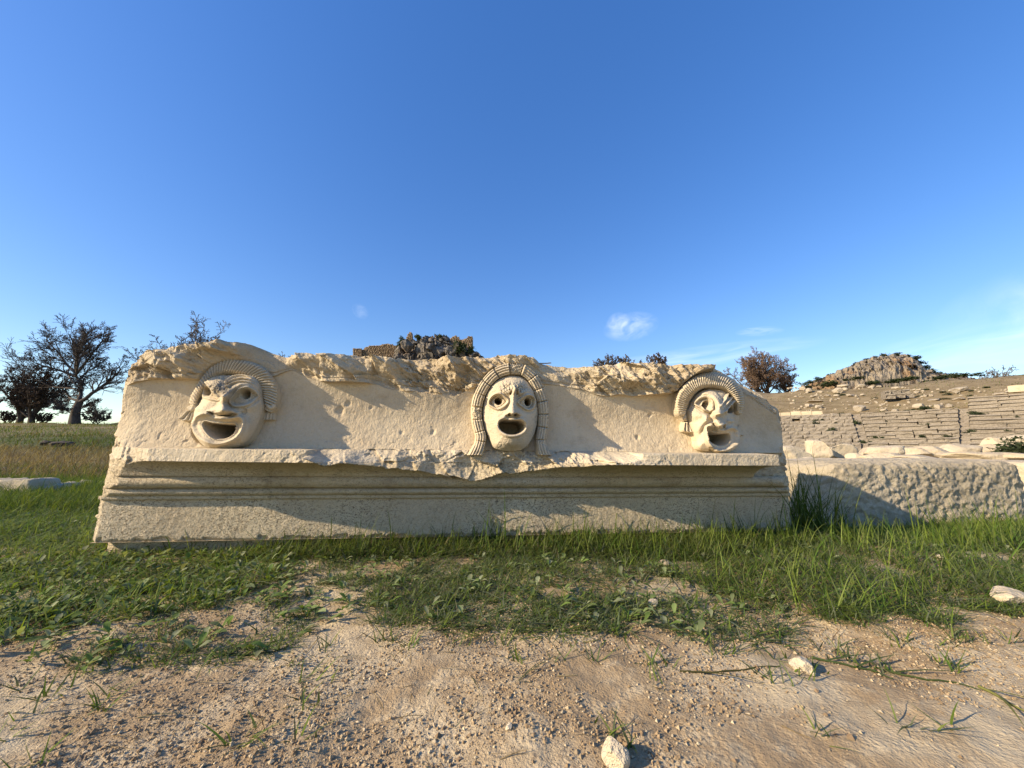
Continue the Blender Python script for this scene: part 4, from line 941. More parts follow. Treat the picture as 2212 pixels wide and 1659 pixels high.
# pale parapet behind the top row on the left and a second stretch on the right
def arc_wall(name, lab, th0, th1, rad_, z0, hgt, thick, mat, seed, n=7):
    a0, a1 = math.radians(th0), math.radians(th1); root = empty(name, (TC[0] + rad_ * math.cos(a0), TC[1] + rad_ * math.sin(a0), z0)); tag(root, lab, 'low wall'); r = random.Random(seed)
    for k in range(n):
        a = a0 + (a1 - a0) * (k + .5) / n; L_ = abs(a1 - a0) / n * rad_
        m = rough_box('wall_block', (L_ * .99, thick, hgt * r.uniform(.9, 1.05)), 9, mat, 9, .02, .01, seed + k, 2, 2)
        link('wall_block', m, root, (TC[0] + rad_ * math.cos(a) - root.location.x, TC[1] + rad_ * math.sin(a) - root.location.y, r.uniform(-.02, .02)), (0, 0, a - math.pi / 2))
arc_wall('parapet', 'pale smooth parapet above the rough left seats', 66, 53.0, TR0 + 11 * ROW_RUN + .6, TZ0 + 11 * ROW_RISE - .12, .52, .4, M_CREAM, 61, 9)
arc_wall('parapet', 'broken pale parapet above the right wedge of seats', 34, 26, TR0 + 14 * ROW_RUN + .9, TZ0 + 14 * ROW_RISE + .25, .5, .5, M_CREAM, 71, 5)
# stones lying on the slope above (zoomed picture coordinates)
zx = lambda X: (3100 + X * .42134) / 1.82278
zy = lambda Y: (1400 + Y * .42134) / 1.82278
big = {0: 'white broken rock at the foot of the brown tree', 6: 'grey rock in the heap below the left end of the cliff', 13: 'long flat ledge of grey rock under the cliff', 17: 'white squared stone alone under the middle of the cliff',
       21: 'orange stone next to the long cream boulder on the slope', 22: 'long cream boulder high on the slope', 25: 'flat grey slab left of the right parapet', 26: 'grey cube-shaped block above the middle seats', 27: 'upright grey block right of the cube-shaped one',
       28: 'tilted grey slab above a green clump', 30: 'white forked stone just above the middle seats', 33: 'big tilted diamond-shaped grey block on the slope', 34: 'grey block tipped on its corner above the parapet', 37: 'grey rock at the right end of the pale parapet', 24: 'pale flat slab on the middle of the slope', 42: 'grey slab at the right edge above the right parapet'}
stones = [(200, 345, 95, 50), (150, 322, 60, 36), (310, 350, 60, 26), (240, 390, 70, 18), (130, 394, 60, 14), (80, 389, 50, 18), (470, 350, 105, 55), (540, 325, 60, 34), (460, 385, 60, 28), (590, 380, 90, 28), (375, 386, 80, 22), (480, 413, 44, 18), (455, 418, 40, 16),
          (515, 295, 140, 30), (680, 300, 90, 38), (785, 306, 60, 24), (855, 295, 50, 18), (1025, 311, 100, 26), (1180, 328, 60, 18), (1230, 325, 60, 16), (1220, 348, 60, 14), (1520, 334, 40, 26), (1612, 335, 135, 44), (1580, 350, 60, 22), (1380, 425, 110, 26), (1615, 420, 120, 32),
          (1420, 498, 95, 52), (1515, 482, 70, 48), (1235, 490, 110, 52), (1570, 505, 50, 22), (1010, 540, 70, 52), (955, 562, 50, 22), (905, 520, 70, 28), (680, 522, 110, 66), (300, 494, 90, 42), (200, 478, 90, 32), (255, 440, 180, 20), (437, 588, 100, 56), (645, 388, 32, 26), (700, 378, 50, 26), (665, 410, 30, 18), (742, 446, 50, 18),
          (2000, 372, 140, 34), (2110, 348, 110, 34), (1290, 386, 40, 22), (1340, 380, 40, 20), (820, 410, 40, 14), (1130, 420, 34, 14), (1740, 470, 70, 18), (1830, 468, 70, 24)]
SC = [rock_mesh('slope_stone', 600 + k, 2, (1, .9, .8), M_SCREE, 10, .05, 3.0) for k in range(8)]
def put_stone(px, py, wpx, hpx, lab, name='slope_stone', ms=SC):
    p = ground_at_px(px, py, 20, 140); k = float(np.linalg.norm(p[:2])); zc = p[1] * cp + (p[2] - H) * sp
    o = link(name, rnd.choice(ms), None, (p[0], p[1], p[2] - .12 * hpx * zc / F), (rnd.uniform(-.15, .15), rnd.uniform(-.15, .15), rnd.uniform(0, 6.28)), (wpx * zc / F * .8, wpx * zc / F * .75, hpx * zc / F * 1.3))
    tag(o, lab, 'stone', 'stones strewn over the slope above the theatre'); return o
for k, (X, Y, wq, hq) in enumerate(stones):
    put_stone(zx(X), zy(Y), wq * .2312, hq * .2312, big.get(k, 'middling grey-white stone lying on the dry slope'))
n_ = 0
while n_ < 200:
    X, Y = rnd.uniform(-10, 2200), rnd.uniform(300, 610)
    if Y > 545 - max(0, X - 700) * .10 + (40 if X < 700 else 0) or vn2(X / 120, Y / 40, 77) < .42: continue
    s_ = rnd.choice((14, 18, 22, 30)); put_stone(zx(X), zy(Y), s_ * .2312, s_ * .15, 'small pale stone scattered over the dry slope'); n_ += 1
# the little flight of slabs left standing on the slope
root_p = ground_at_px(zx(1030), zy(408), 20, 140)
fl = empty('seat_remnant', tuple(root_p)); tag(fl, 'leftover stretch of two stone seat rows alone on the slope', 'seat remnant')
for (X, Y, wq) in ((925, 365, 60), (995, 358, 90), (1085, 350, 90), (945, 396, 90), (1035, 388, 95), (1130, 386, 70)):
    p = at_depth(zx(X), zy(Y + 14), root_p[1] + (-.5 if Y > 370 else .6)); k = wq * .2312 * root_p[1] / F
    link('seat_slab', rnd.choice(SEATN), fl, (p[0] - root_p[0], p[1] - root_p[1], p[2] - root_p[2]), (0, 0, -.45 + rnd.uniform(-.04, .04)), (k * .72, .8, .42))
print('theatre', time.time() - T0)

# ------------------------------------------------------------------ hills and castle
def mound(name, pts, Y, front, back, zbase, mat, cell, amp, seed, nx=200, ny=70, foot=0, cliff=.5, tag_kind='structure', radial=False):
    """A rocky height whose skyline follows measured points at distance Y."""
    P = np.array(pts, float); sk = at_depth(P[:, 0], P[:, 1], Y); x0, x1 = sk[0, 0] - foot, sk[-1, 0] + foot
    xs = np.linspace(x0, x1, nx); crest = np.interp(xs, np.r_[x0, sk[:, 0], x1], np.r_[zbase, sk[:, 2], zbase]) if foot else np.interp(xs, sk[:, 0], sk[:, 2])
    v_ = np.linspace(-1, 1, ny); X, Vv_ = np.meshgrid(xs, v_)
    prof = np.where(Vv_ < 0, np.clip(1 + Vv_, 0, 1) ** cliff, (1 - Vv_ ** 2))
    Yy = Y + np.where(Vv_ < 0, -front * np.abs(Vv_), back * Vv_)
    Z = zbase + (crest[None] - zbase) * prof
    d = amp * (.8 * chips(X / cell + .2 * Z / cell, Z / cell * .45 + Vv_ * 1.2, seed) + .7 * (rid2(X / cell * .55, Z / cell * .45, 3, seed + 3) - .6)) * sstep(-1.0, -.86, Vv_)
    Yy = Yy - d; Z = Z + d * .5 * sstep(0, -.2, np.abs(Vv_) - .2) - np.abs(d) * .4 * (np.abs(Vv_) < .06)
    v = np.stack([X * (Yy / Y if radial else 1.0), Yy, Z], -1)
    q = grid_quads(ny, nx).reshape(ny - 1, nx - 1, 4); keep = np.ones(q.shape[:2], bool)
    q = q[keep].reshape(-1, 4)
    o = link(name, mesh(name, v.reshape(-1, 3), q, None, mat, False)); tag(o, kind=tag_kind); return o, v
def cliff_mat(name, a, b2, c2, vein, sc):
    m, t, b = new_mat(name); k = NB(t); p = k.pos()
    c = k.mix(k.rng(k.noise(p, .35 * sc, 7, .7), .35, .62), a, b2)
    c = k.mix(k.math('MULTIPLY', k.rng(k.noise(p, .12 * sc, 4, .6), .48, .62), .75), c, vein)
    c = k.mix(k.math('MULTIPLY', k.rng(k.noise(k.scale(p, (1, 1, .35)), 1.6 * sc, 5, .7), .5, .68), .7), c, c2)
    h = k.math('ADD', k.noise(p, .9 * sc, 7, .7), k.math('MULTIPLY', k.voro(k.scale(p, (1, 1, .5)), .8 * sc), .8))
    k.l(c, b.inputs['Base Color']); k.l(k.bump(h, 1.2 / sc, .8), b.inputs['Normal']); return m
M_CLIFF = cliff_mat('tan_cliff_rock', (.25, .21, .155), (.34, .285, .21), (.075, .06, .045), (.31, .19, .095), 1.0)
M_CRAG = cliff_mat('dark_crag_rock', (.15, .13, .105), (.22, .195, .16), (.045, .038, .03), (.17, .12, .08), .7)
hill, hv = mound('rocky_hill', [(1722, 846), (1745, 832), (1765, 822), (1790, 812), (1812, 803), (1832, 795), (1850, 786), (1872, 778), (1885, 772), (1905, 768), (1935, 765), (1948, 768), (1960, 769), (1978, 775), (1990, 785), (2003, 799), (2020, 806), (2050, 810), (2085, 815), (2130, 822)], 92, 12, 34, 8, M_CLIFF, 1.7, 1.5, 701, 240, 90, 6, .22, radial=True)
# grassy footing of the castle hill and the crag on it
M_HILL = cliff_mat('dry_hillside', (.20, .155, .085), (.15, .12, .06), (.08, .07, .035), (.11, .10, .045), .5)
mound('castle_hill', [(640, 905), (700, 850), (750, 778), (850, 774), (1040, 780), (1130, 850), (1190, 905)], 156, 90, 90, 2, M_HILL, 9, 2.5, 711, 160, 70, 30, .9)
crag, _ = mound('castle_crag', [(846, 790), (854, 765), (862, 752), (872, 744), (886, 735), (900, 731), (918, 727), (935, 726), (950, 724), (966, 727), (978, 733), (992, 737), (1006, 745), (1018, 752), (1030, 764), (1046, 775), (1052, 790)], 150, 12, 14, 24, M_CRAG, 3.2, 3.0, 721, 240, 90, 0, .38)
CLB = [rock_mesh('cliff_rock', 780 + k, 2, (1, 1, 1), M_CLIFF, 14, .10, 3.2, False, .5) for k in range(7)]
def crest_y(px): return poly_y([(1722, 846), (1745, 832), (1790, 812), (1832, 795), (1872, 778), (1905, 768), (1935, 765), (1960, 769), (1978, 775), (1990, 785), (2003, 799), (2020, 806), (2050, 810), (2130, 822)], px)
for k in range(95):
    px = 1728 + rnd.random() ** .8 * 300; cy_ = crest_y(px); py = cy_ + 5 + rnd.random() * max(4, 842 - cy_ - (18 if px > 2000 else 0)); steep = 1790 < px < 2000
    wq = rnd.uniform(9, 20); hq = min(wq * rnd.uniform(1.1, 2.3), py - cy_ + 4) if steep else wq * rnd.uniform(.5, .8)
    p = at_depth(px, py, 80.5 + (842 - py) * .11); kq = p[1] / cp / F
    link('cliff_rock', rnd.choice(CLB), hill, tuple(p), (rnd.uniform(-.15, .15), rnd.uniform(-.2, .2), rnd.uniform(0, 6)), (wq * kq * .8, wq * kq * .7, hq * kq))
CRB = [rock_mesh('crag_boulder', 770 + k, 3, (1, 1, 1), M_CRAG, 18, .12, 4.5, False, .42) for k in range(6)]
for (px, py, wq, hq) in ((866, 768, 26, 26), (884, 760, 22, 26), (905, 768, 34, 30), (893, 746, 20, 18), (912, 745, 22, 20), (932, 756, 26, 26), (950, 768, 30, 26), (930, 739, 18, 12), (948, 738, 18, 14), (966, 748, 22, 20), (978, 768, 28, 24), (1000, 766, 20, 22), (962, 735, 14, 8), (988, 752, 20, 16), (1020, 772, 22, 16), (1036, 776, 16, 10), (876, 776, 30, 16), (920, 778, 40, 16), (1006, 778, 30, 14)):
    p = at_depth(px, py + 4, 141.5 + (py < 750) * 4); kq = p[1] / cp / F; o = link('crag_boulder', rnd.choice(CRB), crag, tuple(p), (rnd.uniform(-.4, .4), rnd.uniform(-.7, .7), rnd.uniform(0, 6)), (wq * kq * 1.25, wq * kq, hq * kq * 1.25))
def masonry(name, lab, outline, Y, thick, seed, cat):
    """A ruined wall: courses of separate rubble stones inside a ragged outline."""
    P = np.array(outline, float); sc = Y / cp / F; base = at_depth(P[:, 0].mean(), P[:, 1].max(), Y); root = empty(name, tuple(base)); tag(root, lab, cat)
    x0, x1 = P[:, 0].min(), P[:, 0].max(); y1 = P[:, 1].max(); top = [(x, y) for x, y in outline if y < y1]; r = random.Random(seed)
    ch = 3.0; nrow = int((y1 - P[:, 1].min()) / ch) + 1
    core = []
    xs = np.linspace(x0, x1, 24); tz = np.array([poly_y(sorted(top), x) for x in xs]) + 1.6
    v = []
    for x, t in zip(xs, tz):
        for (yy, zz) in ((0, y1 + 6), (0, t), (thick, t), (thick, y1 + 6)):
            p = at_depth(x, zz, Y); v.append((p[0] - base[0], yy + .25, p[2] - base[2]))
    q = []
    for i_ in range(23):
        for j in range(4): q.append((i_ * 4 + j, i_ * 4 + (j + 1) % 4, i_ * 4 + 4 + (j + 1) % 4, i_ * 4 + 4 + j))
    q += [(3, 2, 1, 0), (92, 93, 94, 95)]
    link('wall_core', mesh('wall_core', np.array(v), q, None, M_CASTLE, False), root)
    for k in range(nrow):
        yc = y1 - (k + .5) * ch; x = x0 + r.uniform(-1, 0)
        while x < x1 - .8:
            L_ = r.uniform(3.2, 6.5); L_ = min(L_, x1 - x + .6); xm = x + L_ / 2; x += L_
            if yc - ch * .4 < poly_y(sorted(top), xm): continue
            p = at_depth(xm, yc, Y)
            link('rubble_stone', r.choice(RUB), root, (p[0] - base[0], r.uniform(-.05, .2) + .1, p[2] - base[2] - ch * sc * .5), (0, 0, r.uniform(-.06, .06)), (L_ * sc * .96, .8, ch * sc * r.uniform(.86, 1.0)))
RUB = [rock_mesh('rubble_stone', 740 + k, 1, (1, 1, 1), M_CASTLE, 4, .04, 5) for k in range(5)]
masonry('castle_wall', 'long ruined brown wall left of the crag', [(783, 770), (783, 757), (786, 750), (792, 747), (808, 745), (820, 744), (830, 741), (838, 740), (846, 743), (856, 745), (862, 744), (862, 770)], 149, 2.0, 31, 'ruined wall')
masonry('castle_tower', 'small stub of tower at the left end of the ruined wall', [(762, 770), (762.5, 755), (764, 752), (772, 751), (780, 752), (781, 756), (781, 770)], 148, 2.5, 32, 'ruined tower')
masonry('castle_pillar', 'lone pillar of masonry on top of the crag', [(871, 742), (872, 733), (879, 732), (880.5, 724), (880, 717), (884, 714.6), (889, 716), (890, 724), (890, 732), (891, 742)], 146, 1.6, 33, 'ruined pillar')
masonry('castle_wall', 'rounded piece of ruined wall on the right of the crag', [(972, 742), (973, 731), (977, 725), (985, 723.5), (991, 728), (994, 732), (1002, 731), (1003, 742)], 147, 1.6, 34, 'ruined wall')
masonry('castle_tower', 'square ruined tower at the right end of the crag', [(998, 756), (1000, 733), (1004, 729), (1008, 730), (1011, 726), (1015, 724.5), (1020, 726), (1020.5, 756)], 146, 2.2, 35, 'ruined tower')
print('hills', time.time() - T0)
# ------------------------------------------------------------------ bare trees
def wood_mat(name, a, b2):
    m, t, b = new_mat(name); k = NB(t); p = k.pos(); k.l(k.mix(k.rng(k.noise(p, 6, 5, .7), .35, .65), a, b2), b.inputs['Base Color']); return m
M_BARK = wood_mat('dark_bark', (.055, .044, .037), (.105, .086, .070)); M_TWIG = wood_mat('brown_twigs', (.060, .042, .030), (.105, .075, .055)); M_RUST = wood_mat('russet_twigs', (.13, .085, .055), (.19, .13, .09))
M_GREYT = wood_mat('grey_twigs', (.10, .085, .075), (.16, .14, .12))
def tubes(segs, sides):
    """Tapered limbs from an (n, 8) array: start, end, two radii."""
    S = np.array(segs, float); a, b_, r0, r1 = S[:, :3], S[:, 3:6], S[:, 6], S[:, 7]
    d = b_ - a; d /= np.linalg.norm(d, axis=1, keepdims=True) + 1e-9
    ref = np.where(np.abs(d[:, 2:3]) < .9, np.array([[0, 0, 1.0]]), np.array([[1.0, 0, 0]])); x = np.cross(d, ref); x /= np.linalg.norm(x, axis=1, keepdims=True) + 1e-9; y = np.cross(d, x)
    an = np.arange(sides) * 2 * np.pi / sides; c, s = np.cos(an)[None, :, None], np.sin(an)[None, :, None]
    ring = x[:, None] * c + y[:, None] * s
    v = np.concatenate([a[:, None] + ring * r0[:, None, None], b_[:, None] + ring * r1[:, None, None]], 1).reshape(-1, 3)
    o = np.arange(len(S))[:, None, None] * 2 * sides; j = np.arange(sides); jn = (j + 1) % sides
    q = np.stack([j, jn, jn + sides, j + sides], -1)[None] + o
    return v, q.reshape(-1, 4)
def grow(out, p, d, L, r, lev, g, spec):
    """Grow one branch; out[lev] collects its pieces."""
    n = spec['n'][lev]; step = L / n; pts = [p]; dirs = [d]
    for i_ in range(n):
        d = d + g.normal(size=3) * spec['wob'][lev] + np.array([0, 0, spec['up'][lev]]); d = d / np.linalg.norm(d)
        p2 = p + d * step; ra = r * (1 - .75 * i_ / n); rb = r * (1 - .75 * (i_ + 1) / n)
        out[lev].append((*p, *p2, max(ra, spec['rmin']), max(rb, spec['rmin']))); p = p2; pts.append(p); dirs.append(d)
    if lev + 1 < len(spec['n']):
        kids = spec['kids'][lev]
        for k in range(kids):
            f = spec['from'][lev] + (1 - spec['from'][lev]) * (k + g.uniform(.1, .9)) / kids; i_ = min(int(f * n), n - 1); t = f * n - i_
            q = pts[i_] * (1 - t) + pts[i_ + 1] * t; dd = dirs[i_ + 1]
            side = g.normal(size=3); side -= side @ dd * dd; side /= np.linalg.norm(side) + 1e-9; an = g.uniform(*spec['ang'][lev])
            grow(out, q, dd * math.cos(an) + side * math.sin(an), L * spec['len'][lev] * g.uniform(.6, 1.15) * (1 - .45 * f), max(r * (1 - .7 * f) * .6, spec['rmin']), lev + 1, g, spec)
def bare_tree(lab, base, trunk_pts, limbs, spec, seed, mats, leaf=0, leaf_size=.06, group=None, name='bare_tree', pairs=False):
    g = np.random.default_rng(seed); root = empty(name, tuple(base)); tag(root, lab, 'tree', group)
    tr = [np.array(t, float) for t in trunk_pts]; big_ = []
    for a, b_ in (zip(tr[:-1], tr[1:]) if not pairs else zip(tr[::2], tr[1::2])): big_.append((*a[:3], *b_[:3], a[3], b_[3]))
    out = [[] for _ in spec['n']]
    for (p, d, L, r) in limbs:
        d = np.array(d, float); grow(out, np.array(p, float), d / np.linalg.norm(d), L, r, 0, g, spec)
    v1, q1 = tubes(big_ + out[0], 7); link('trunk', mesh('trunk', v1, q1, None, mats[0]), root)
    tw = [s for lv in out[1:] for s in lv]; v2, q2 = tubes(tw, 3)
    tris = None
    if leaf:
        ends = np.array(out[-1])[:, 3:6]; ends = ends[g.choice(len(ends), min(leaf, len(ends)), replace=False)]
        o = g.normal(size=(len(ends), 3, 3)) * leaf_size; lv = (ends[:, None] + o).reshape(-1, 3); tris = np.arange(len(lv)).reshape(-1, 3) + len(v2); v2 = np.concatenate([v2, lv])
    link('crown', mesh('crown', v2, q2, tris, mats[1], False), root)
    return root
SPEC = dict(n=(7, 5, 3, 1), kids=(11, 7, 6), wob=(.10, .16, .2, .25), up=(.035, .04, .02, 0), len=(.42, .5, .55), ang=((.5, 1.0), (.4, 1.1), (.4, 1.2)), rmin=.011)
SPEC['from'] = (.22, .12, .1)
# the big tree on the left crest: limbs measured in the picture
Yt = 28.5; sc = Yt / cp / F
tb = ground_at_px(160, 907, 8, 60); tb[1] = Yt; tb = at_depth(160, 908, Yt); tb[2] = float(terrain(tb[0], tb[1])) - .1
def rel(px, py, dy=0.0):
    p = at_depth(px, py, Yt + dy); return p - tb
trunk = [(*rel(160, 926), .40), (*rel(161, 910), .34), (*rel(162, 895), .28), (*rel(166, 880), .25), (*rel(172, 868), .23)]
g = np.random.default_rng(5); limbs = []
for (sx, sy, ex, ey, r, dy) in ((171, 869, 163, 800, .20, .3), (174, 868, 262, 800, .18, -.8), (168, 866, 100, 832, .13, 1.2), (163, 812, 12, 765, .12, -1.0), (163, 806, 100, 702, .12, .6), (164, 800, 150, 690, .12, -1.4), (165, 798, 212, 690, .12, 1.0),
                                (166, 806, 255, 712, .12, -.5), (163, 840, 60, 800, .09, 1.6), (164, 826, 230, 780, .09, 1.2), (166, 884, 120, 880, .06, -.8), (166, 888, 215, 862, .06, .8), (160, 893, 110, 893, .05, .5), (163, 892, 215, 893, .05, -.6), (164, 815, 190, 700, .10, -1.8), (163, 830, 40, 735, .09, 1.4)):
    a = rel(sx, sy); b_ = rel(ex, ey, dy * 1.6); L = np.linalg.norm(b_ - a); limbs.append((a, b_ - a, L * .76, r * .8))
bare_tree('large wide-spreading leafless tree on the left crest', tb, trunk, limbs, dict(SPEC, kids=(13, 8, 6), len=(.52, .62, .62), ang=((.35, .85), (.3, .9), (.3, 1.0)), wob=(.10, .13, .16, .2), rmin=.0115), 12, (M_BARK, M_BARK), 4500, .036)
def simple_tree(lab, px, py_base, Y, hpx, wpx, seed, mats, spec=SPEC, leaf=600, stems=1, nl=7, leaf_size=.06, rt=.18, group=None, low=.2, name='bare_tree'):
    g = np.random.default_rng(seed); s = Y / cp / F; b0 = at_depth(px, py_base, Y); top_z = at_depth(px, py_base - hpx, Y)[2]; b0[2] = float(terrain(b0[0], b0[1])) - .1; h, w_ = (top_z - b0[2]) * 1.03, wpx * s; limbs, tr = [], []
    for k in range(stems):
        off = np.array([(k - (stems - 1) / 2) * w_ * .16, g.uniform(-.2, .2), 0]); t0 = off; t1 = off + np.array([g.uniform(-.1, .1) * w_ * .3, 0, h * low])
        tr += [(*t0, rt), (*t1, rt * .8)]
        for j in range(nl):
            a = 2 * math.pi * (j + g.uniform(0, .6)) / nl; f = g.uniform(.2, 1); e = np.array([math.cos(a) * w_ * .5 * f, math.sin(a) * w_ * .4 * f, h * (1 - .45 * f ** 2) * g.uniform(.88, 1.0)]) + off * .5
            p = t0 + (t1 - t0) * g.uniform(.6, 1); limbs.append((p, e - p, np.linalg.norm(e - p) * .97, rt * .5))
    tr2 = [t for t in tr]
    r = bare_tree(lab, b0, tr2, limbs, spec, seed, mats, leaf, leaf_size, group, name, True); return r
DENSE = dict(SPEC, kids=(10, 8, 7), rmin=.014)
THIN = dict(SPEC, kids=(9, 7, 5), rmin=.022)
simple_tree('dense brown leafless tree cut by the left edge of the photo', 52, 912, 29.5, 112, 175, 21, (M_BARK, M_TWIG), DENSE, 2500, 2, 9, .045, .22, low=.12)
simple_tree('dark leafless tree half hidden by the top left corner of the carved block', 318, 905, 31, 170, 150, 22, (M_BARK, M_BARK), SPEC, 500, 1, 8, .05, .2)
simple_tree('grey leafless tree top rising behind the left mask', 372, 905, 40, 204, 120, 23, (M_TWIG, M_GREYT), THIN, 300, 1, 9, .05, .2)
simple_tree('thin grey tree top just right of the other behind the left mask', 428, 905, 42, 203, 80, 24, (M_TWIG, M_GREYT), THIN, 200, 1, 8, .05, .18)
for k, (px, top, wd) in enumerate(((548, 738, 36), (590, 752, 30))):
    simple_tree('wispy twigs of a small tree over the block top, %s' % ('nearer to the left mask' if k == 0 else 'where the crown dips'), px, 905, 45, 905 - top, wd, 25 + k, (M_GREYT, M_GREYT), THIN, 60, 1, 5, .04, .1)
FAR = dict(SPEC, kids=(9, 7, 6), rmin=.036)
for k, (px, top, wd, lab) in enumerate(((1302, 772, 44, 'leftmost grey tree top of the thin row above the block'), (1325, 766, 46, 'tallest grey tree top in the thin row above the block'), (1350, 769, 40, 'third grey tree top in the thin row above the block'), (1372, 770, 36, 'rightmost grey tree top of the thin row above the block'))):
    simple_tree(lab, px, 850, 68, 850 - top, wd * 1.5, 31 + k, (M_GREYT, M_GREYT), FAR, 150, 1, 7, .045, .16, 'thin trees showing above the block')
simple_tree('small round brown tree above the block between the thin row and the right mask', 1426, 850, 66, 93, 66, 36, (M_TWIG, M_TWIG), FAR, 400, 1, 9, .05, .2)
for k_, (px, wd, hh, lab) in enumerate(((95, 60, 20, 'low twiggy shrub on the left crest between the two big trees'), (205, 70, 24, 'low twiggy shrub right of the large tree on the crest'), (12, 40, 26, 'twiggy shrub on the crest at the left edge of the photo'))):
    simple_tree(lab, px, 912, 30, hh, wd, 61 + k_, (M_BARK, M_TWIG), dict(THIN, kids=(7, 5, 4)), 200, 2, 6, .04, .05, low=.1, name='twiggy_shrub')
RND = dict(SPEC, kids=(11, 8, 7), rmin=.02, up=(.06, .06, .03, 0))
simple_tree('big rounded russet tree between carved block and rocky hill', 1650, 858, 58, 92, 150, 37, (M_TWIG, M_RUST), RND, 5000, 2, 12, .05, .22, low=.15)
simple_tree('low russet tree at the right foot of the big rounded one', 1702, 852, 60, 52, 66, 38, (M_TWIG, M_RUST), RND, 1200, 1, 9, .05, .14, low=.1)
for px, wd, hh in ((2136, 34, 17), (2162, 42, 22)):
    simple_tree('bare grey tree on the far ridge, %s' % ('the lower one' if wd < 40 else 'the higher one'), px, 818, 84, hh + 8, wd, 41 + wd, (M_GREYT, M_GREYT), dict(FAR, kids=(7, 5, 4), rmin=.04), 150, 1, 7, .1, .15)
print('trees', time.time() - T0)

# ------------------------------------------------------------------ bushes
def leaf_mat(name):
    m, t, b = new_mat(name, .75); k = NB(t); at = k.n('ShaderNodeAttribute'); at.attribute_name = 'tint'
    k.l(at.outputs['Color'], b.inputs['Base Color']); tr = k.n('ShaderNodeBsdfTranslucent'); k.l(k.mix(1.0, at.outputs['Color'], (1.25, 1.2, .55), 'MULTIPLY'), tr.inputs['Color'])
    mx = k.n('ShaderNodeMixShader'); mx.inputs[0].default_value = .35; k.l(b.outputs[0], mx.inputs[1]); k.l(tr.outputs[0], mx.inputs[2]); k.l(mx.outputs[0], t.nodes['Material Output'].inputs['Surface']); return m
M_LEAF = leaf_mat('leaf_green')
def bush_mesh(name, seed, n, size, col):
    g = np.random.default_rng(seed); c = g.normal(size=(9, 3)) * (.32, .32, .2) + (0, 0, .34); ce = c[g.integers(0, 9, n)] + g.normal(size=(n, 3)) * .17; ce[:, 2] = np.abs(ce[:, 2])
    v = (ce[:, None] + g.normal(size=(n, 3, 3)) * size).reshape(-1, 3); t = np.arange(3 * n).reshape(-1, 3)
    cl = np.array(col) * g.uniform(.55, 1.5, (n, 1)) * np.array([1, 1, 1]); return mesh(name, v, None, t, M_LEAF, False, np.repeat(cl, 3, 0))
BUSH = [bush_mesh('bush', 800 + k, 320, .10, (.045, .06, .026)) for k in range(4)]
def put_bush(px, py, wpx, hpx, lab, group, Y=None, ms=BUSH):
    p = at_depth(px, py, Y) if Y else ground_at_px(px, py, 20, 140); zc = p[1] * cp + (p[2] - H) * sp
    o = link('bush', rnd.choice(ms), None, tuple(p), (0, 0, rnd.uniform(0, 6)), (wpx * zc / F * .8, wpx * zc / F * .8, hpx * zc / F)); tag(o, lab, 'bush', group)
for (px, py, wq, hq) in ((1741, 832, 14, 8), (1752, 828, 12, 7), (1768, 822, 14, 8), (1790, 815, 16, 8), (1800, 812, 12, 6), (1822, 802, 12, 7), (1836, 797, 10, 6), (1852, 788, 12, 8), (1871, 780, 14, 7), (1888, 774, 12, 6), (1909, 770, 14, 8), (1936, 767, 16, 7), (1962, 771, 16, 7), (1979, 776, 16, 9), (1990, 786, 14, 9), (2000, 797, 16, 10), (2010, 806, 20, 11), (2030, 810, 20, 9), (2052, 813, 22, 8),
                         (1800, 826, 18, 9), (1760, 838, 16, 9), (1868, 802, 12, 7), (1830, 818, 12, 7), (1905, 790, 12, 7)):
    put_bush(px, py, wq, hq, 'dark green shrub growing on the rocky hill', 'dark shrubs on the rocky hill', 91 - rnd.uniform(0, 2) if py < 815 else 84)
for (X, Y, wq, hq) in ((640, 222, 100, 30), (830, 268, 110, 45), (1010, 250, 130, 45), (1120, 230, 140, 40), (1200, 222, 110, 36), (1440, 215, 130, 40), (1560, 205, 90, 40), (1310, 262, 110, 34), (1660, 190, 110, 36), (1760, 190, 110, 30), (370, 285, 150, 60), (200, 300, 90, 24), (560, 235, 70, 26)):
    put_bush(zx(X), zy(Y), wq * .2312, hq * .2312, 'low dark bush on the ground below the cliff', 'low bushes under the cliff', 76)
for (X, Y, wq, hq) in ((1180, 535, 130, 40), (1260, 508, 90, 40), (900, 550, 60, 30), (500, 552, 60, 22), (1040, 540, 40, 30), (1290, 325, 50, 20), (1440, 350, 50, 22), (1500, 365, 50, 18), (1730, 335, 40, 18), (1710, 380, 40, 18), (1260, 385, 60, 22), (1850, 305, 50, 20), (1460, 412, 80, 16), (1900, 430, 160, 20), (820, 405, 40, 14), (520, 375, 50, 20), (465, 365, 60, 14)):
    put_bush(zx(X), zy(Y), wq * .2312, hq * .2312, 'small green clump of weeds among the strewn stones', 'green clumps on the slope')
for k in range(26):
    th = math.radians(rnd.uniform(30, 56)); q_ = rnd.randint(1, 10); rr_ = TR0 + q_ * ROW_RUN - .12; s = rnd.uniform(.25, .6)
    o = link('bush', rnd.choice(BUSH), None, (TC[0] + rr_ * math.cos(th), TC[1] + rr_ * math.sin(th), TZ0 + q_ * ROW_RISE - .04), (0, 0, rnd.uniform(0, 6)), (s, s * .5, s * .6)); tag(o, 'green weed sprouting between the theatre seats', 'weed', 'weeds between the theatre seats')
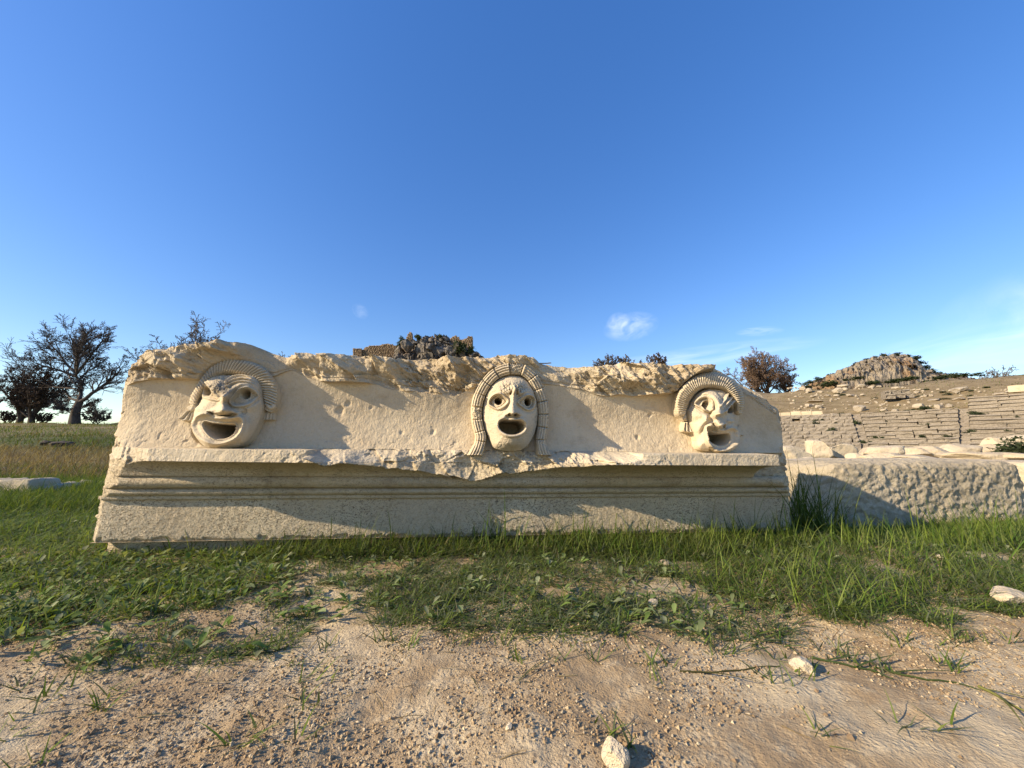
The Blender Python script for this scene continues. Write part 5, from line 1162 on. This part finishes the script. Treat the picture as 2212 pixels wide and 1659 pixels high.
for (px, py, wq, hq, lab) in ((868, 740, 12, 14, 'dark bush beside the lone pillar on the crag'), (862, 748, 12, 10, 'scrubby bush between ruined wall and crag'), (903, 733, 16, 12, 'rounded dark bush on top of the crag'), (988, 758, 30, 26, 'dark thicket on the right flank of the crag'), (950, 728, 12, 6, 'little bush on the crag right of its middle'), (1012, 765, 26, 22, 'dark bush at the foot of the square ruined tower')):
    put_bush(px, py, wq, hq, lab, 'bushes on the castle crag', 143.5 if py < 752 else 141)
p = at_depth(2196, 977, 6.2); o = link('bush', bush_mesh('bush', 840, 900, .05, (.05, .065, .03)), None, (p[0], p[1], p[2] - .05), (0, 0, 1), (.75, .5, .32)); tag(o, 'dark bush in front of the big white boulder at the right edge', 'bush')
for (px, py, wq, hq, lab) in ((105, 962, 24, 14, 'dark lump of earth on the left slope'), (135, 964, 34, 15, 'brown broken bank of earth right of the dark lump')):
    p = ground_at_px(px, py, 6, 40); zc = p[1] * cp; m = rock_mesh('earth_lump', 860 + px, 3, (wq * zc / F, wq * zc / F, hq * zc / F), M_BARK, 8, .12, 2.4); tag(link('earth_lump', m, None, tuple(p - np.array([0, 0, .05]))), lab, 'earth lump')
print('bushes', time.time() - T0)

# ------------------------------------------------------------------ grass
def blades(P, h, wd, head, lean, curl, col, segs=3):
    n = len(P); t = np.linspace(0, 1, segs + 1)
    dx, dy = np.cos(head), np.sin(head); sx, sy = -dy, dx
    horiz = h[:, None] * (lean[:, None] * t + curl[:, None] * t ** 2); vert = h[:, None] * np.maximum(t * (1 - .35 * np.abs(lean[:, None])) - .55 * np.abs(curl[:, None]) * t ** 2.2, .02 + 0 * t)
    ww = wd[:, None] * (1 - t ** 1.7) * .5 * np.where(t < .15, .75, 1)
    cx = P[:, 0:1] + dx[:, None] * horiz; cy = P[:, 1:2] + dy[:, None] * horiz; cz = P[:, 2:3] + vert
    L_ = np.stack([cx - sx[:, None] * ww, cy - sy[:, None] * ww, cz], -1); R_ = np.stack([cx + sx[:, None] * ww, cy + sy[:, None] * ww, cz], -1)
    v = np.empty((n, 2 * segs + 1, 3)); v[:, 0:2 * segs:2] = L_[:, :-1]; v[:, 1:2 * segs:2] = R_[:, :-1]; v[:, -1] = np.stack([cx[:, -1], cy[:, -1], cz[:, -1]], -1)
    o = (np.arange(n) * (2 * segs + 1))[:, None, None]; q = np.array([[2 * k, 2 * k + 1, 2 * k + 3, 2 * k + 2] for k in range(segs - 1)])[None] + o
    tr = np.array([[2 * segs - 2, 2 * segs - 1, 2 * segs]])[None] + o
    return v.reshape(-1, 3), q.reshape(-1, 4), tr.reshape(-1, 3), np.repeat(col, 2 * segs + 1, 0)
def stuff(name, packs, mat, label=None, smooth=True):
    vs3, qs3, ts3, cs3 = [], [], [], []; o = 0
    for v, q, t, c in packs:
        vs3.append(v); qs3.append(q + o); ts3.append(t + o); cs3.append(c); o += len(v)
    ob = link(name, mesh(name, np.concatenate(vs3), np.concatenate(qs3), np.concatenate(ts3), mat, smooth, np.concatenate(cs3))); tag(ob, label, kind='stuff'); return ob
GREENS = np.array([(.120, .180, .026), (.165, .220, .034), (.085, .150, .024), (.190, .230, .055), (.140, .175, .050)])
GREY = np.array([(.115, .140, .065), (.150, .165, .095), (.09, .115, .05)])
DRYC = np.array([(.34, .27, .14), (.27, .20, .10), (.40, .33, .19), (.20, .14, .08)])
def pick(cols, n): c = cols[R.integers(0, len(cols), n)]; return c * R.uniform(.7, 1.3, (n, 1))
def in_px(poly, n, jit=None):
    """n random points on the ground inside an outline measured in the photograph."""
    gp = on_flat(np.array(poly, float)[:, 0], np.array(poly, float)[:, 1], 0.0)[:, :2]; lo, hi = gp.min(0), gp.max(0); res = []
    got = 0
    while got < n:
        c = R.uniform(lo, hi, (max(n, 2000) * 2, 2)); ins = np.zeros(len(c), bool)
        for (x0, y0), (x1, y1) in zip(gp, np.roll(gp, -1, 0)):
            if y0 != y1: ins ^= ((y0 > c[:, 1]) != (y1 > c[:, 1])) & (c[:, 0] < (x1 - x0) * (c[:, 1] - y0) / (y1 - y0) + x0)
        c = c[ins]; res.append(c); got += len(c)
    c = np.concatenate(res)[:n]; return c
def free(c):
    """Keep points that do not stand inside the blocks."""
    d = np.stack([c[:, 0] - P0[0], c[:, 1] - P0[1]], -1); u = d @ U[:2]; n = d @ N[:2]
    e = np.stack([c[:, 0] - 3.27, c[:, 1] - 3.37], -1); u2 = e @ U[:2]; n2 = e @ N[:2]
    return ~((u > -.01) & (u < LEN + .01) & (n > -.62) & (n < -.035)) & ~((np.abs(u2) < .79) & (np.abs(n2) < .29))
def field(c, hr, wr, leanr, curlr, cols, dens=None, segs=3, wind=None, sink=.006):
    c = c[free(c)]
    if dens is not None: c = c[R.uniform(size=len(c)) < dens(c[:, 0], c[:, 1])]
    n = len(c); P = np.column_stack([c, terrain(c[:, 0], c[:, 1]) - sink]); h = R.uniform(*hr, n) * R.uniform(.6, 1.15, n)
    head = R.uniform(0, 2 * np.pi, n) if wind is None else R.normal(wind, .9, n)
    return blades(P, h, R.uniform(*wr, n), head, R.uniform(*leanr, n), R.uniform(*curlr, n), pick(cols, n), segs)
clump = lambda s, lo, hi, seed: (lambda x, y: sstep(lo, hi, .5 + .5 * fbm2(x * s, y * s, 3, seed)))
lush_l = [(-90, 1048), (222, 1048), (196, 1172), (430, 1178), (720, 1170), (760, 1192), (655, 1222), (600, 1255), (470, 1318), (330, 1340), (180, 1360), (60, 1382), (-90, 1405)]
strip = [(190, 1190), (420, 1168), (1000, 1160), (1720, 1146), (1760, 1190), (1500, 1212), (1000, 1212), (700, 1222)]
lush_r = [(1200, 1165), (1720, 1140), (1790, 1100), (2330, 1120), (2330, 1298), (2110, 1315), (1950, 1340), (1830, 1345), (1700, 1330), (1600, 1300), (1450, 1262), (1300, 1228)]
patchy = [(540, 1275), (640, 1225), (760, 1200), (1000, 1195), (1320, 1205), (1720, 1320), (1700, 1400), (1450, 1385), (1200, 1385), (900, 1365), (700, 1350), (600, 1325)]
fringe = [(-60, 1395), (60, 1372), (180, 1350), (330, 1330), (470, 1308), (600, 1240), (660, 1240), (700, 1300), (640, 1400), (480, 1440), (250, 1450), (0, 1470)]
near_r = [(1650, 1310), (2000, 1320), (2230, 1310), (2230, 1420), (2000, 1400), (1850, 1400), (1600, 1390)]
packs = [field(in_px(lush_l, 27000), (.03, .10), (.0025, .0055), (.1, .9), (.0, .8), np.concatenate([GREENS * 1.15, GREENS, GREY * 1.2]), lambda x, y: sstep(.18, .5, .5 + .3 * fbm2(x * 2.5, y * 2.5, 2, 301) + .35 * fbm2(x * 9, y * 9, 3, 310))),
         field(in_px([(-90, 1040), (230, 1040), (215, 1110), (-90, 1110)], 9000), (.10, .22), (.004, .007), (.1, .6), (.1, .7), GREENS * .8),
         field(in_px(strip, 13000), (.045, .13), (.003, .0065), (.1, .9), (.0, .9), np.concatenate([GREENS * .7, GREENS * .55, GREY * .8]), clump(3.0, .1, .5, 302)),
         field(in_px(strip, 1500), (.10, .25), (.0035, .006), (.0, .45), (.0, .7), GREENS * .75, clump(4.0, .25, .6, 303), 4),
         field(in_px(lush_r, 25000), (.04, .12), (.0022, .005), (.1, .9), (.0, .9), np.concatenate([GREENS * .85, GREENS * .7, GREY]), lambda x, y: sstep(.28, .6, .5 + .32 * fbm2(x * 2.2, y * 2.2, 2, 304) + .38 * fbm2(x * 8, y * 8, 3, 311))),
         field(in_px(lush_r, 2500), (.10, .26), (.003, .005), (.1, .7), (.1, .9), GREENS, clump(3.0, .3, .6, 305), 4),
         field(in_px(patchy, 30000), (.02, .06), (.0022, .0045), (.3, 1.1), (.0, .8), np.concatenate([GREENS, GREY, GREY]), lambda x, y: sstep(.34, .62, .5 + .28 * fbm2(x * 3.1, y * 3.1, 2, 306) + .42 * fbm2(x * 11, y * 11, 3, 309))),
         field(in_px(near_r, 9000), (.02, .07), (.0022, .0045), (.3, 1.1), (.0, .8), np.concatenate([GREENS, GREY]), lambda x, y: sstep(.46, .66, .5 + .3 * fbm2(x * 4, y * 4, 2, 307) + .4 * fbm2(x * 12, y * 12, 3, 308))),
         field(in_px(lush_l, 6500), (.07, .15), (.004, .0085), (.9, 1.5), (.1, .8), np.concatenate([GREENS * .8, GREENS * 1.1, GREY * 1.3]), clump(2.5, .1, .5, 321), 4),
         field(in_px(lush_r, 5000), (.07, .16), (.003, .006), (.8, 1.5), (.1, .8), np.concatenate([GREENS * .8, GREENS, GREY]), clump(2.5, .2, .5, 322), 4),
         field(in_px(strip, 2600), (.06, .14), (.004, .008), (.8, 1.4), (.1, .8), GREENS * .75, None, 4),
         field(in_px(patchy, 7500), (.035, .09), (.003, .0065), (.9, 1.6), (.1, .8), np.concatenate([GREY, GREY * 1.2, GREENS * .8]), lambda x, y: sstep(.38, .6, .5 + .28 * fbm2(x * 3.1, y * 3.1, 2, 326) + .42 * fbm2(x * 11, y * 11, 3, 329)), 4),
         field(in_px(fringe, 9000), (.015, .05), (.0022, .0045), (.3, 1.2), (.0, .8), np.concatenate([GREENS, GREY, GREY]), lambda x, y: sstep(.50, .74, .5 + .28 * fbm2(x * 3.3, y * 3.3, 2, 316) + .45 * fbm2(x * 12, y * 12, 3, 319))),
         field(in_px(strip + [], 1500), (.05, .14), (.0018, .003), (.2, .9), (.2, 1.0), DRYC * .9, None),
         field(in_px(patchy, 900), (.02, .07), (.0015, .003), (.5, 1.2), (.0, .6), DRYC, None), field(in_px(lush_r, 900), (.05, .12), (.0015, .003), (.3, 1.1), (.2, .9), DRYC * .9, None)]
packs.append(field(in_px([(1780, 1120), (2260, 1080), (2330, 1150), (1800, 1170)], 9000), (.05, .16), (.003, .0055), (.1, .8), (.0, .8), GREENS * .9))
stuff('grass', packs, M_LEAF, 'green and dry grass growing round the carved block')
# taller tufts leaning on the stones: (px, py of the root, height px, blades, spread m)
tall = [(1060, 1168, 105, 34, .05), (1075, 1168, 70, 20, .06), (438, 1178, 62, 12, .05), (330, 1182, 30, 10, .06), (560, 1176, 45, 8, .05), (660, 1178, 40, 10, .08), (760, 1172, 60, 8, .08), (850, 1170, 45, 10, .09), (930, 1168, 90, 5, .04), (985, 1168, 60, 10, .06), (1150, 1166, 70, 14, .08), (1200, 1164, 60, 12, .08), (1260, 1162, 80, 14, .07), (1330, 1160, 55, 14, .09),
        (1400, 1158, 65, 12, .08), (1445, 1154, 95, 12, .06), (1510, 1152, 80, 14, .08), (1583, 1150, 135, 12, .04), (1600, 1150, 100, 12, .06), (1640, 1150, 110, 12, .07), (1690, 1148, 95, 12, .06), (1735, 1140, 160, 60, .06), (1752, 1136, 135, 80, .08), (1768, 1136, 110, 60, .08), (1790, 1138, 60, 40, .10),
        (1850, 1158, 75, 26, .12), (1900, 1160, 70, 30, .14), (1960, 1162, 60, 30, .14), (2010, 1160, 60, 30, .14), (2060, 1158, 95, 30, .10), (2110, 1155, 85, 34, .12), (2140, 1150, 105, 34, .12), (2190, 1150, 95, 40, .12), (1820, 1160, 70, 30, .1), (180, 1075, 60, 40, .22), (130, 1082, 40, 30, .2)]
packs = []
for (px, py, hp, n, sprd) in tall:
    n = int(n * 1.5)
    p = on_flat(px, py, 0.02); zc = p[1] * cp; c = R.normal(p[:2], sprd, (n, 2)) if hp < 1e9 else None; c = c[free(c)]; n = len(c)
    if n == 0: continue
    P = np.column_stack([c, terrain(c[:, 0], c[:, 1]) - .01]); h = R.uniform(.5, 1.05, n) * hp * zc / F * 1.3
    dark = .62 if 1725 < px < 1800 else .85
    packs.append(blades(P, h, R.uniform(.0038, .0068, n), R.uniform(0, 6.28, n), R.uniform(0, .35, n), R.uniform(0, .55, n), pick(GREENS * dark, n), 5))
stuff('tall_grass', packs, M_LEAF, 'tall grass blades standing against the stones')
# small tufts on the bare earth
tuf = [(130, 1425), (165, 1442), (92, 1418), (40, 1492), (30, 1562), (75, 1518), (110, 1505), (20, 1600), (525, 1610), (545, 1590), (640, 1612), (640, 1437), (655, 1462), (700, 1472), (665, 1527), (1095, 1392), (1110, 1386), (1080, 1396), (1118, 1432), (830, 1387), (850, 1392), (980, 1397), (1000, 1400), (1245, 1412), (1290, 1442), (1402, 1446), (1440, 1448), (1428, 1492), (1682, 1432), (1665, 1477), (1692, 1490), (1742, 1467), (1772, 1452), (1850, 1437), (1905, 1440), (2052, 1457), (2040, 1440), (1962, 1582), (1992, 1588), (2055, 1592), (1352, 1622), (1306, 1592), (60, 1655), (885, 1402), (585, 1402), (560, 1372), (590, 1380), (430, 1400), (410, 1412), (380, 1420), (700, 1400), (1210, 1440), (1530, 1400), (1560, 1420), (1580, 1412), (1810, 1420), (1930, 1392), (1960, 1400), (2100, 1395), (2140, 1402), (2190, 1400), (1880, 1452), (1770, 1600), (240, 1500), (215, 1530)]
packs = []
for k, (px, py) in enumerate(tuf):
    p = on_flat(px, py, 0.0); n = rnd.choice((5, 7, 9, 14)); c = R.normal(p[:2], .012, (n, 2)); P = np.column_stack([c, terrain(c[:, 0], c[:, 1]) - .004])
    packs.append(blades(P, R.uniform(.02, .065, n), R.uniform(.0025, .005, n), R.uniform(0, 6.28, n), R.uniform(.3, 1.2, n), R.uniform(-.1, .5, n), pick(np.concatenate([GREENS, GREY]) * .9, n), 4))
stuff('grass_tufts', packs, M_LEAF, 'little grass tufts dotted over the bare earth')
# broad-leaved weeds on the left
def rosettes(c, n_leaf, lr, wr, cols, up=(.15, .8)):
    idx_ = np.repeat(np.arange(len(c)), n_leaf); n = len(idx_); P0_ = np.column_stack([c[idx_] + R.normal(0, .006, (n, 2)), terrain(c[idx_, 0], c[idx_, 1]) - .002]); h = R.uniform(*lr, n); hd = R.uniform(0, 6.28, n); el = R.uniform(*up, n); wd = R.uniform(*wr, n) * h
    t = np.array([0, .25, .55, .82, 1.0]); wp = np.array([.12, .55, 1.0, .62, 0.0]) * .5; droop = np.array([0, .02, .10, .26, .42])
    dx, dy = np.cos(hd)[:, None], np.sin(hd)[:, None]; ho = h[:, None] * np.cos(el)[:, None] * t; ve = h[:, None] * (np.sin(el)[:, None] * t - droop * .6) + .012
    cx, cy, cz = P0_[:, :1] + dx * ho, P0_[:, 1:2] + dy * ho, P0_[:, 2:3] + np.maximum(ve, .003); ww = wd[:, None] * wp; tilt = R.uniform(-.35, .35, n)[:, None]
    L_ = np.stack([cx + dy * ww, cy - dx * ww, cz + ww * (.4 + tilt)], -1); R_ = np.stack([cx - dy * ww, cy + dx * ww, cz + ww * (.4 - tilt)], -1); C_ = np.stack([cx, cy, cz], -1)
    v = np.stack([L_, C_, R_], 2).reshape(n, 15, 3); o = (np.arange(n) * 15)[:, None, None]
    q = np.array([[3 * k + s, 3 * k + 1 + s, 3 * k + 4 + s, 3 * k + 3 + s] for k in range(4) for s in (0, 1)])[None] + o
    return v.reshape(-1, 3), q.reshape(-1, 4), np.zeros((0, 3), int), np.repeat(pick(cols, n), 15, 0)
wl_ = [(-80, 1215), (200, 1200), (420, 1200), (640, 1195), (600, 1250), (480, 1310), (330, 1338), (180, 1358), (60, 1380), (-80, 1400)]
c1 = in_px(wl_, 260); c2 = in_px(lush_l, 800); c3 = np.concatenate([in_px(patchy, 120), in_px(fringe, 45)]); c4 = in_px(lush_r, 160)
LEAFC = np.array([(.16, .21, .07), (.21, .25, .11), (.13, .19, .045), (.25, .27, .15)])
stuff('broad_leaved_weeds', [rosettes(c1[free(c1)], 7, (.018, .055), (.24, .42), LEAFC, (.1, 1.1)), rosettes(c2[free(c2)], 5, (.012, .035), (.4, .7), np.concatenate([LEAFC, GREENS])), rosettes(c3[free(c3)], 6, (.02, .05), (.25, .4), LEAFC), rosettes(c4[free(c4)], 6, (.02, .05), (.25, .4), LEAFC)], M_LEAF, 'broad-leaved weeds spreading over the left turf')
# the left slope: dry grass in front, green and straw above
def slope_field(n, y0, y1, hr, wr, cols, dens=None):
    y = R.uniform(y0, y1, n); x = -y * R.uniform(.95, 1.55, n); c = np.column_stack([x, y])
    return field(c, hr, wr, (.1, .7), (.0, .8), cols, dens, 2)
packs = [slope_field(9000, 5.4, 10.5, (.12, .34), (.006, .012), DRYC * .72), slope_field(2500, 5.2, 7.0, (.10, .25), (.006, .010), GREENS * .8), slope_field(5000, 10.0, 16.5, (.12, .30), (.010, .02), np.concatenate([GREENS * .6, DRYC[3:] * .7]), clump(.5, .3, .6, 311)), slope_field(6000, 15, 30, (.10, .28), (.015, .03), np.concatenate([DRYC * .7, GREENS * .8, GREENS * .8]), clump(.5, .2, .5, 312))]
stuff('dry_grass', packs, M_LEAF, 'dry straw-coloured grass on the left slope')
# straw-coloured grass on the theatre slope
y = R.uniform(0, 1, 14000); th = np.radians(R.uniform(18, 72, 14000)); rr_ = TR1 + 1.2 + y ** 1.3 * 34; c = np.column_stack([TC[0] + rr_ * np.cos(th), TC[1] + rr_ * np.sin(th)])
stuff('slope_grass', [field(c, (.10, .28), (.02, .045), (.1, .8), (0, .8), np.concatenate([DRYC * .75, DRYC * .75, GREENS]), clump(.35, .3, .6, 321), 2, None, .02)], M_LEAF, 'straw-coloured grass on the slope above the theatre')
# straw litter on the earth
y = R.uniform(.62, 1.75, 900); c = np.column_stack([y * R.uniform(-1.4, 1.4, 900), y])
stuff('straw_litter', [field(c, (.012, .06), (.0012, .0028), (1.2, 1.8), (.3, .9), np.concatenate([DRYC, DRYC * .7, GREY]), clump(3.0, .3, .7, 341), 3, None, .001)], M_LEAF, 'bits of straw and dead leaf littering the earth')
# lying stalks
def stalk(name, pts, r, col, lab, leaf=2):
    r = r * .7
    P = spline([(*on_flat(px, py, 0.0)[:2], 0) for px, py in pts], False, 6); P[:, 2] = terrain(P[:, 0], P[:, 1]) + r * 1.2; o = P[0].copy(); P = P - o
    sg = [(*a, *b_, r * (1 - .6 * k / len(P)), r * (1 - .6 * (k + 1) / len(P))) for k, (a, b_) in enumerate(zip(P[:-1], P[1:]))]
    v, q = tubes(sg, 5); root = link(name, mesh(name, v, q, None, M_LEAF, True, np.tile(np.array(col), (len(v), 1))), None, tuple(o)); tag(root, lab, 'grass stalk')
    for k in range(leaf):
        i_ = int(len(P) * (.2 + .5 * k / max(1, leaf))); d = P[min(i_ + 3, len(P) - 1)] - P[i_]; hd = math.atan2(d[1], d[0]) + rnd.choice((-.5, .5))
        v, q, t, cc = blades(P[i_:i_ + 1], np.array([.07]), np.array([.006]), np.array([hd]), np.array([1.5]), np.array([.5]), np.array([col]), 4); link('stalk_leaf', mesh('stalk_leaf', v, q, t, M_LEAF, True, cc), root)
stalk('grass_stalk', [(1470, 1461), (1540, 1463), (1620, 1456), (1688, 1453)], .0030, (.09, .085, .03), 'thin brown-green stalk lying left of the white stone', 1)
stalk('grass_stalk', [(2116, 1492), (2150, 1508), (2190, 1532), (2240, 1556)], .0050, (.20, .20, .06), 'thick yellow-green stalk at the right edge of the earth', 2)
stalk('grass_stalk', [(1890, 1442), (1990, 1470), (2060, 1482), (2118, 1500)], .0035, (.07, .095, .03), 'long green stalk trailing towards the thick yellow one', 1)
stalk('grass_stalk', [(1755, 1425), (1830, 1442), (1890, 1452), (1930, 1474)], .0040, (.07, .10, .035), 'green blade-like stalk right of the white stone', 2)
stalk('grass_stalk', [(1205, 1479), (1226, 1478), (1248, 1477)], .0022, (.42, .34, .19), 'short piece of pale straw on the bare earth', 0)
stalk('grass_stalk', [(1260, 1402), (1290, 1398), (1312, 1380)], .0030, (.36, .30, .14), 'bent pale straw at the edge of the patchy grass', 0)
stalk('grass_stalk', [(1690, 1580), (1720, 1594), (1756, 1610)], .0014, (.25, .19, .10), 'slender dry stem leaning near the bottom right', 0)
stalk('grass_stalk', [(440, 1418), (520, 1416), (590, 1408), (640, 1392)], .0030, (.07, .095, .04), 'flattened green stalk on the earth at lower left', 1)
# clods and grit
def clods(n, y0, y1, r0, r1, thr, seed):
    y = R.uniform(y0, y1, n); x = y * R.uniform(-1.5, 1.5, n); k = (R.uniform(size=n) < sstep(thr, thr + .2, .5 + .5 * fbm2(x * 4.5, y * 4.5, 4, seed)))
    x, y = x[k], y[k]; n = len(x); s = r0 + (r1 - r0) * R.uniform(0, 1, n) ** 4; base = np.array([(1, 0, 0), (-1, 0, 0), (0, 1, 0), (0, -1, 0), (0, 0, 1), (0, 0, -1)], float)
    v = base[None] * R.uniform(.55, 1.15, (n, 6, 1)) + R.normal(0, .16, (n, 6, 3)); v = v * s[:, None, None] * np.array([1, 1, .75]); v += np.stack([x, y, terrain(x, y) + s * .3], -1)[:, None]
    f = np.array([(0, 2, 4), (2, 1, 4), (1, 3, 4), (3, 0, 4)])[None] + (np.arange(n) * 6)[:, None, None]
    c = np.array([(.34, .24, .135), (.27, .185, .10), (.38, .285, .165), (.22, .15, .085), (.44, .35, .22)])[R.integers(0, 5, n)] * R.uniform(.8, 1.15, (n, 1)); return v.reshape(-1, 3), np.zeros((0, 4), int), f.reshape(-1, 3), np.repeat(c, 6, 0)
m, t, b = new_mat('crumbled_earth'); k = NB(t); at = k.n('ShaderNodeAttribute'); at.attribute_name = 'tint'; k.l(at.outputs['Color'], b.inputs['Base Color']); M_CLOD = m
co = stuff('earth_crumbs', [clods(60000, .5, 1.3, .0012, .0052, .40, 331), clods(40000, 1.0, 2.0, .0018, .0052, .40, 332), clods(160, .5, 1.6, .005, .010, .45, 333), clods(1500, .5, 1.9, .003, .007, .35, 334)], M_CLOD, 'crumbs and clods of dry earth in the foreground', False)
print('grass', time.time() - T0)
print('triangles', sum(len(me.loops) - 2 * len(me.polygons) for me in bpy.data.meshes))
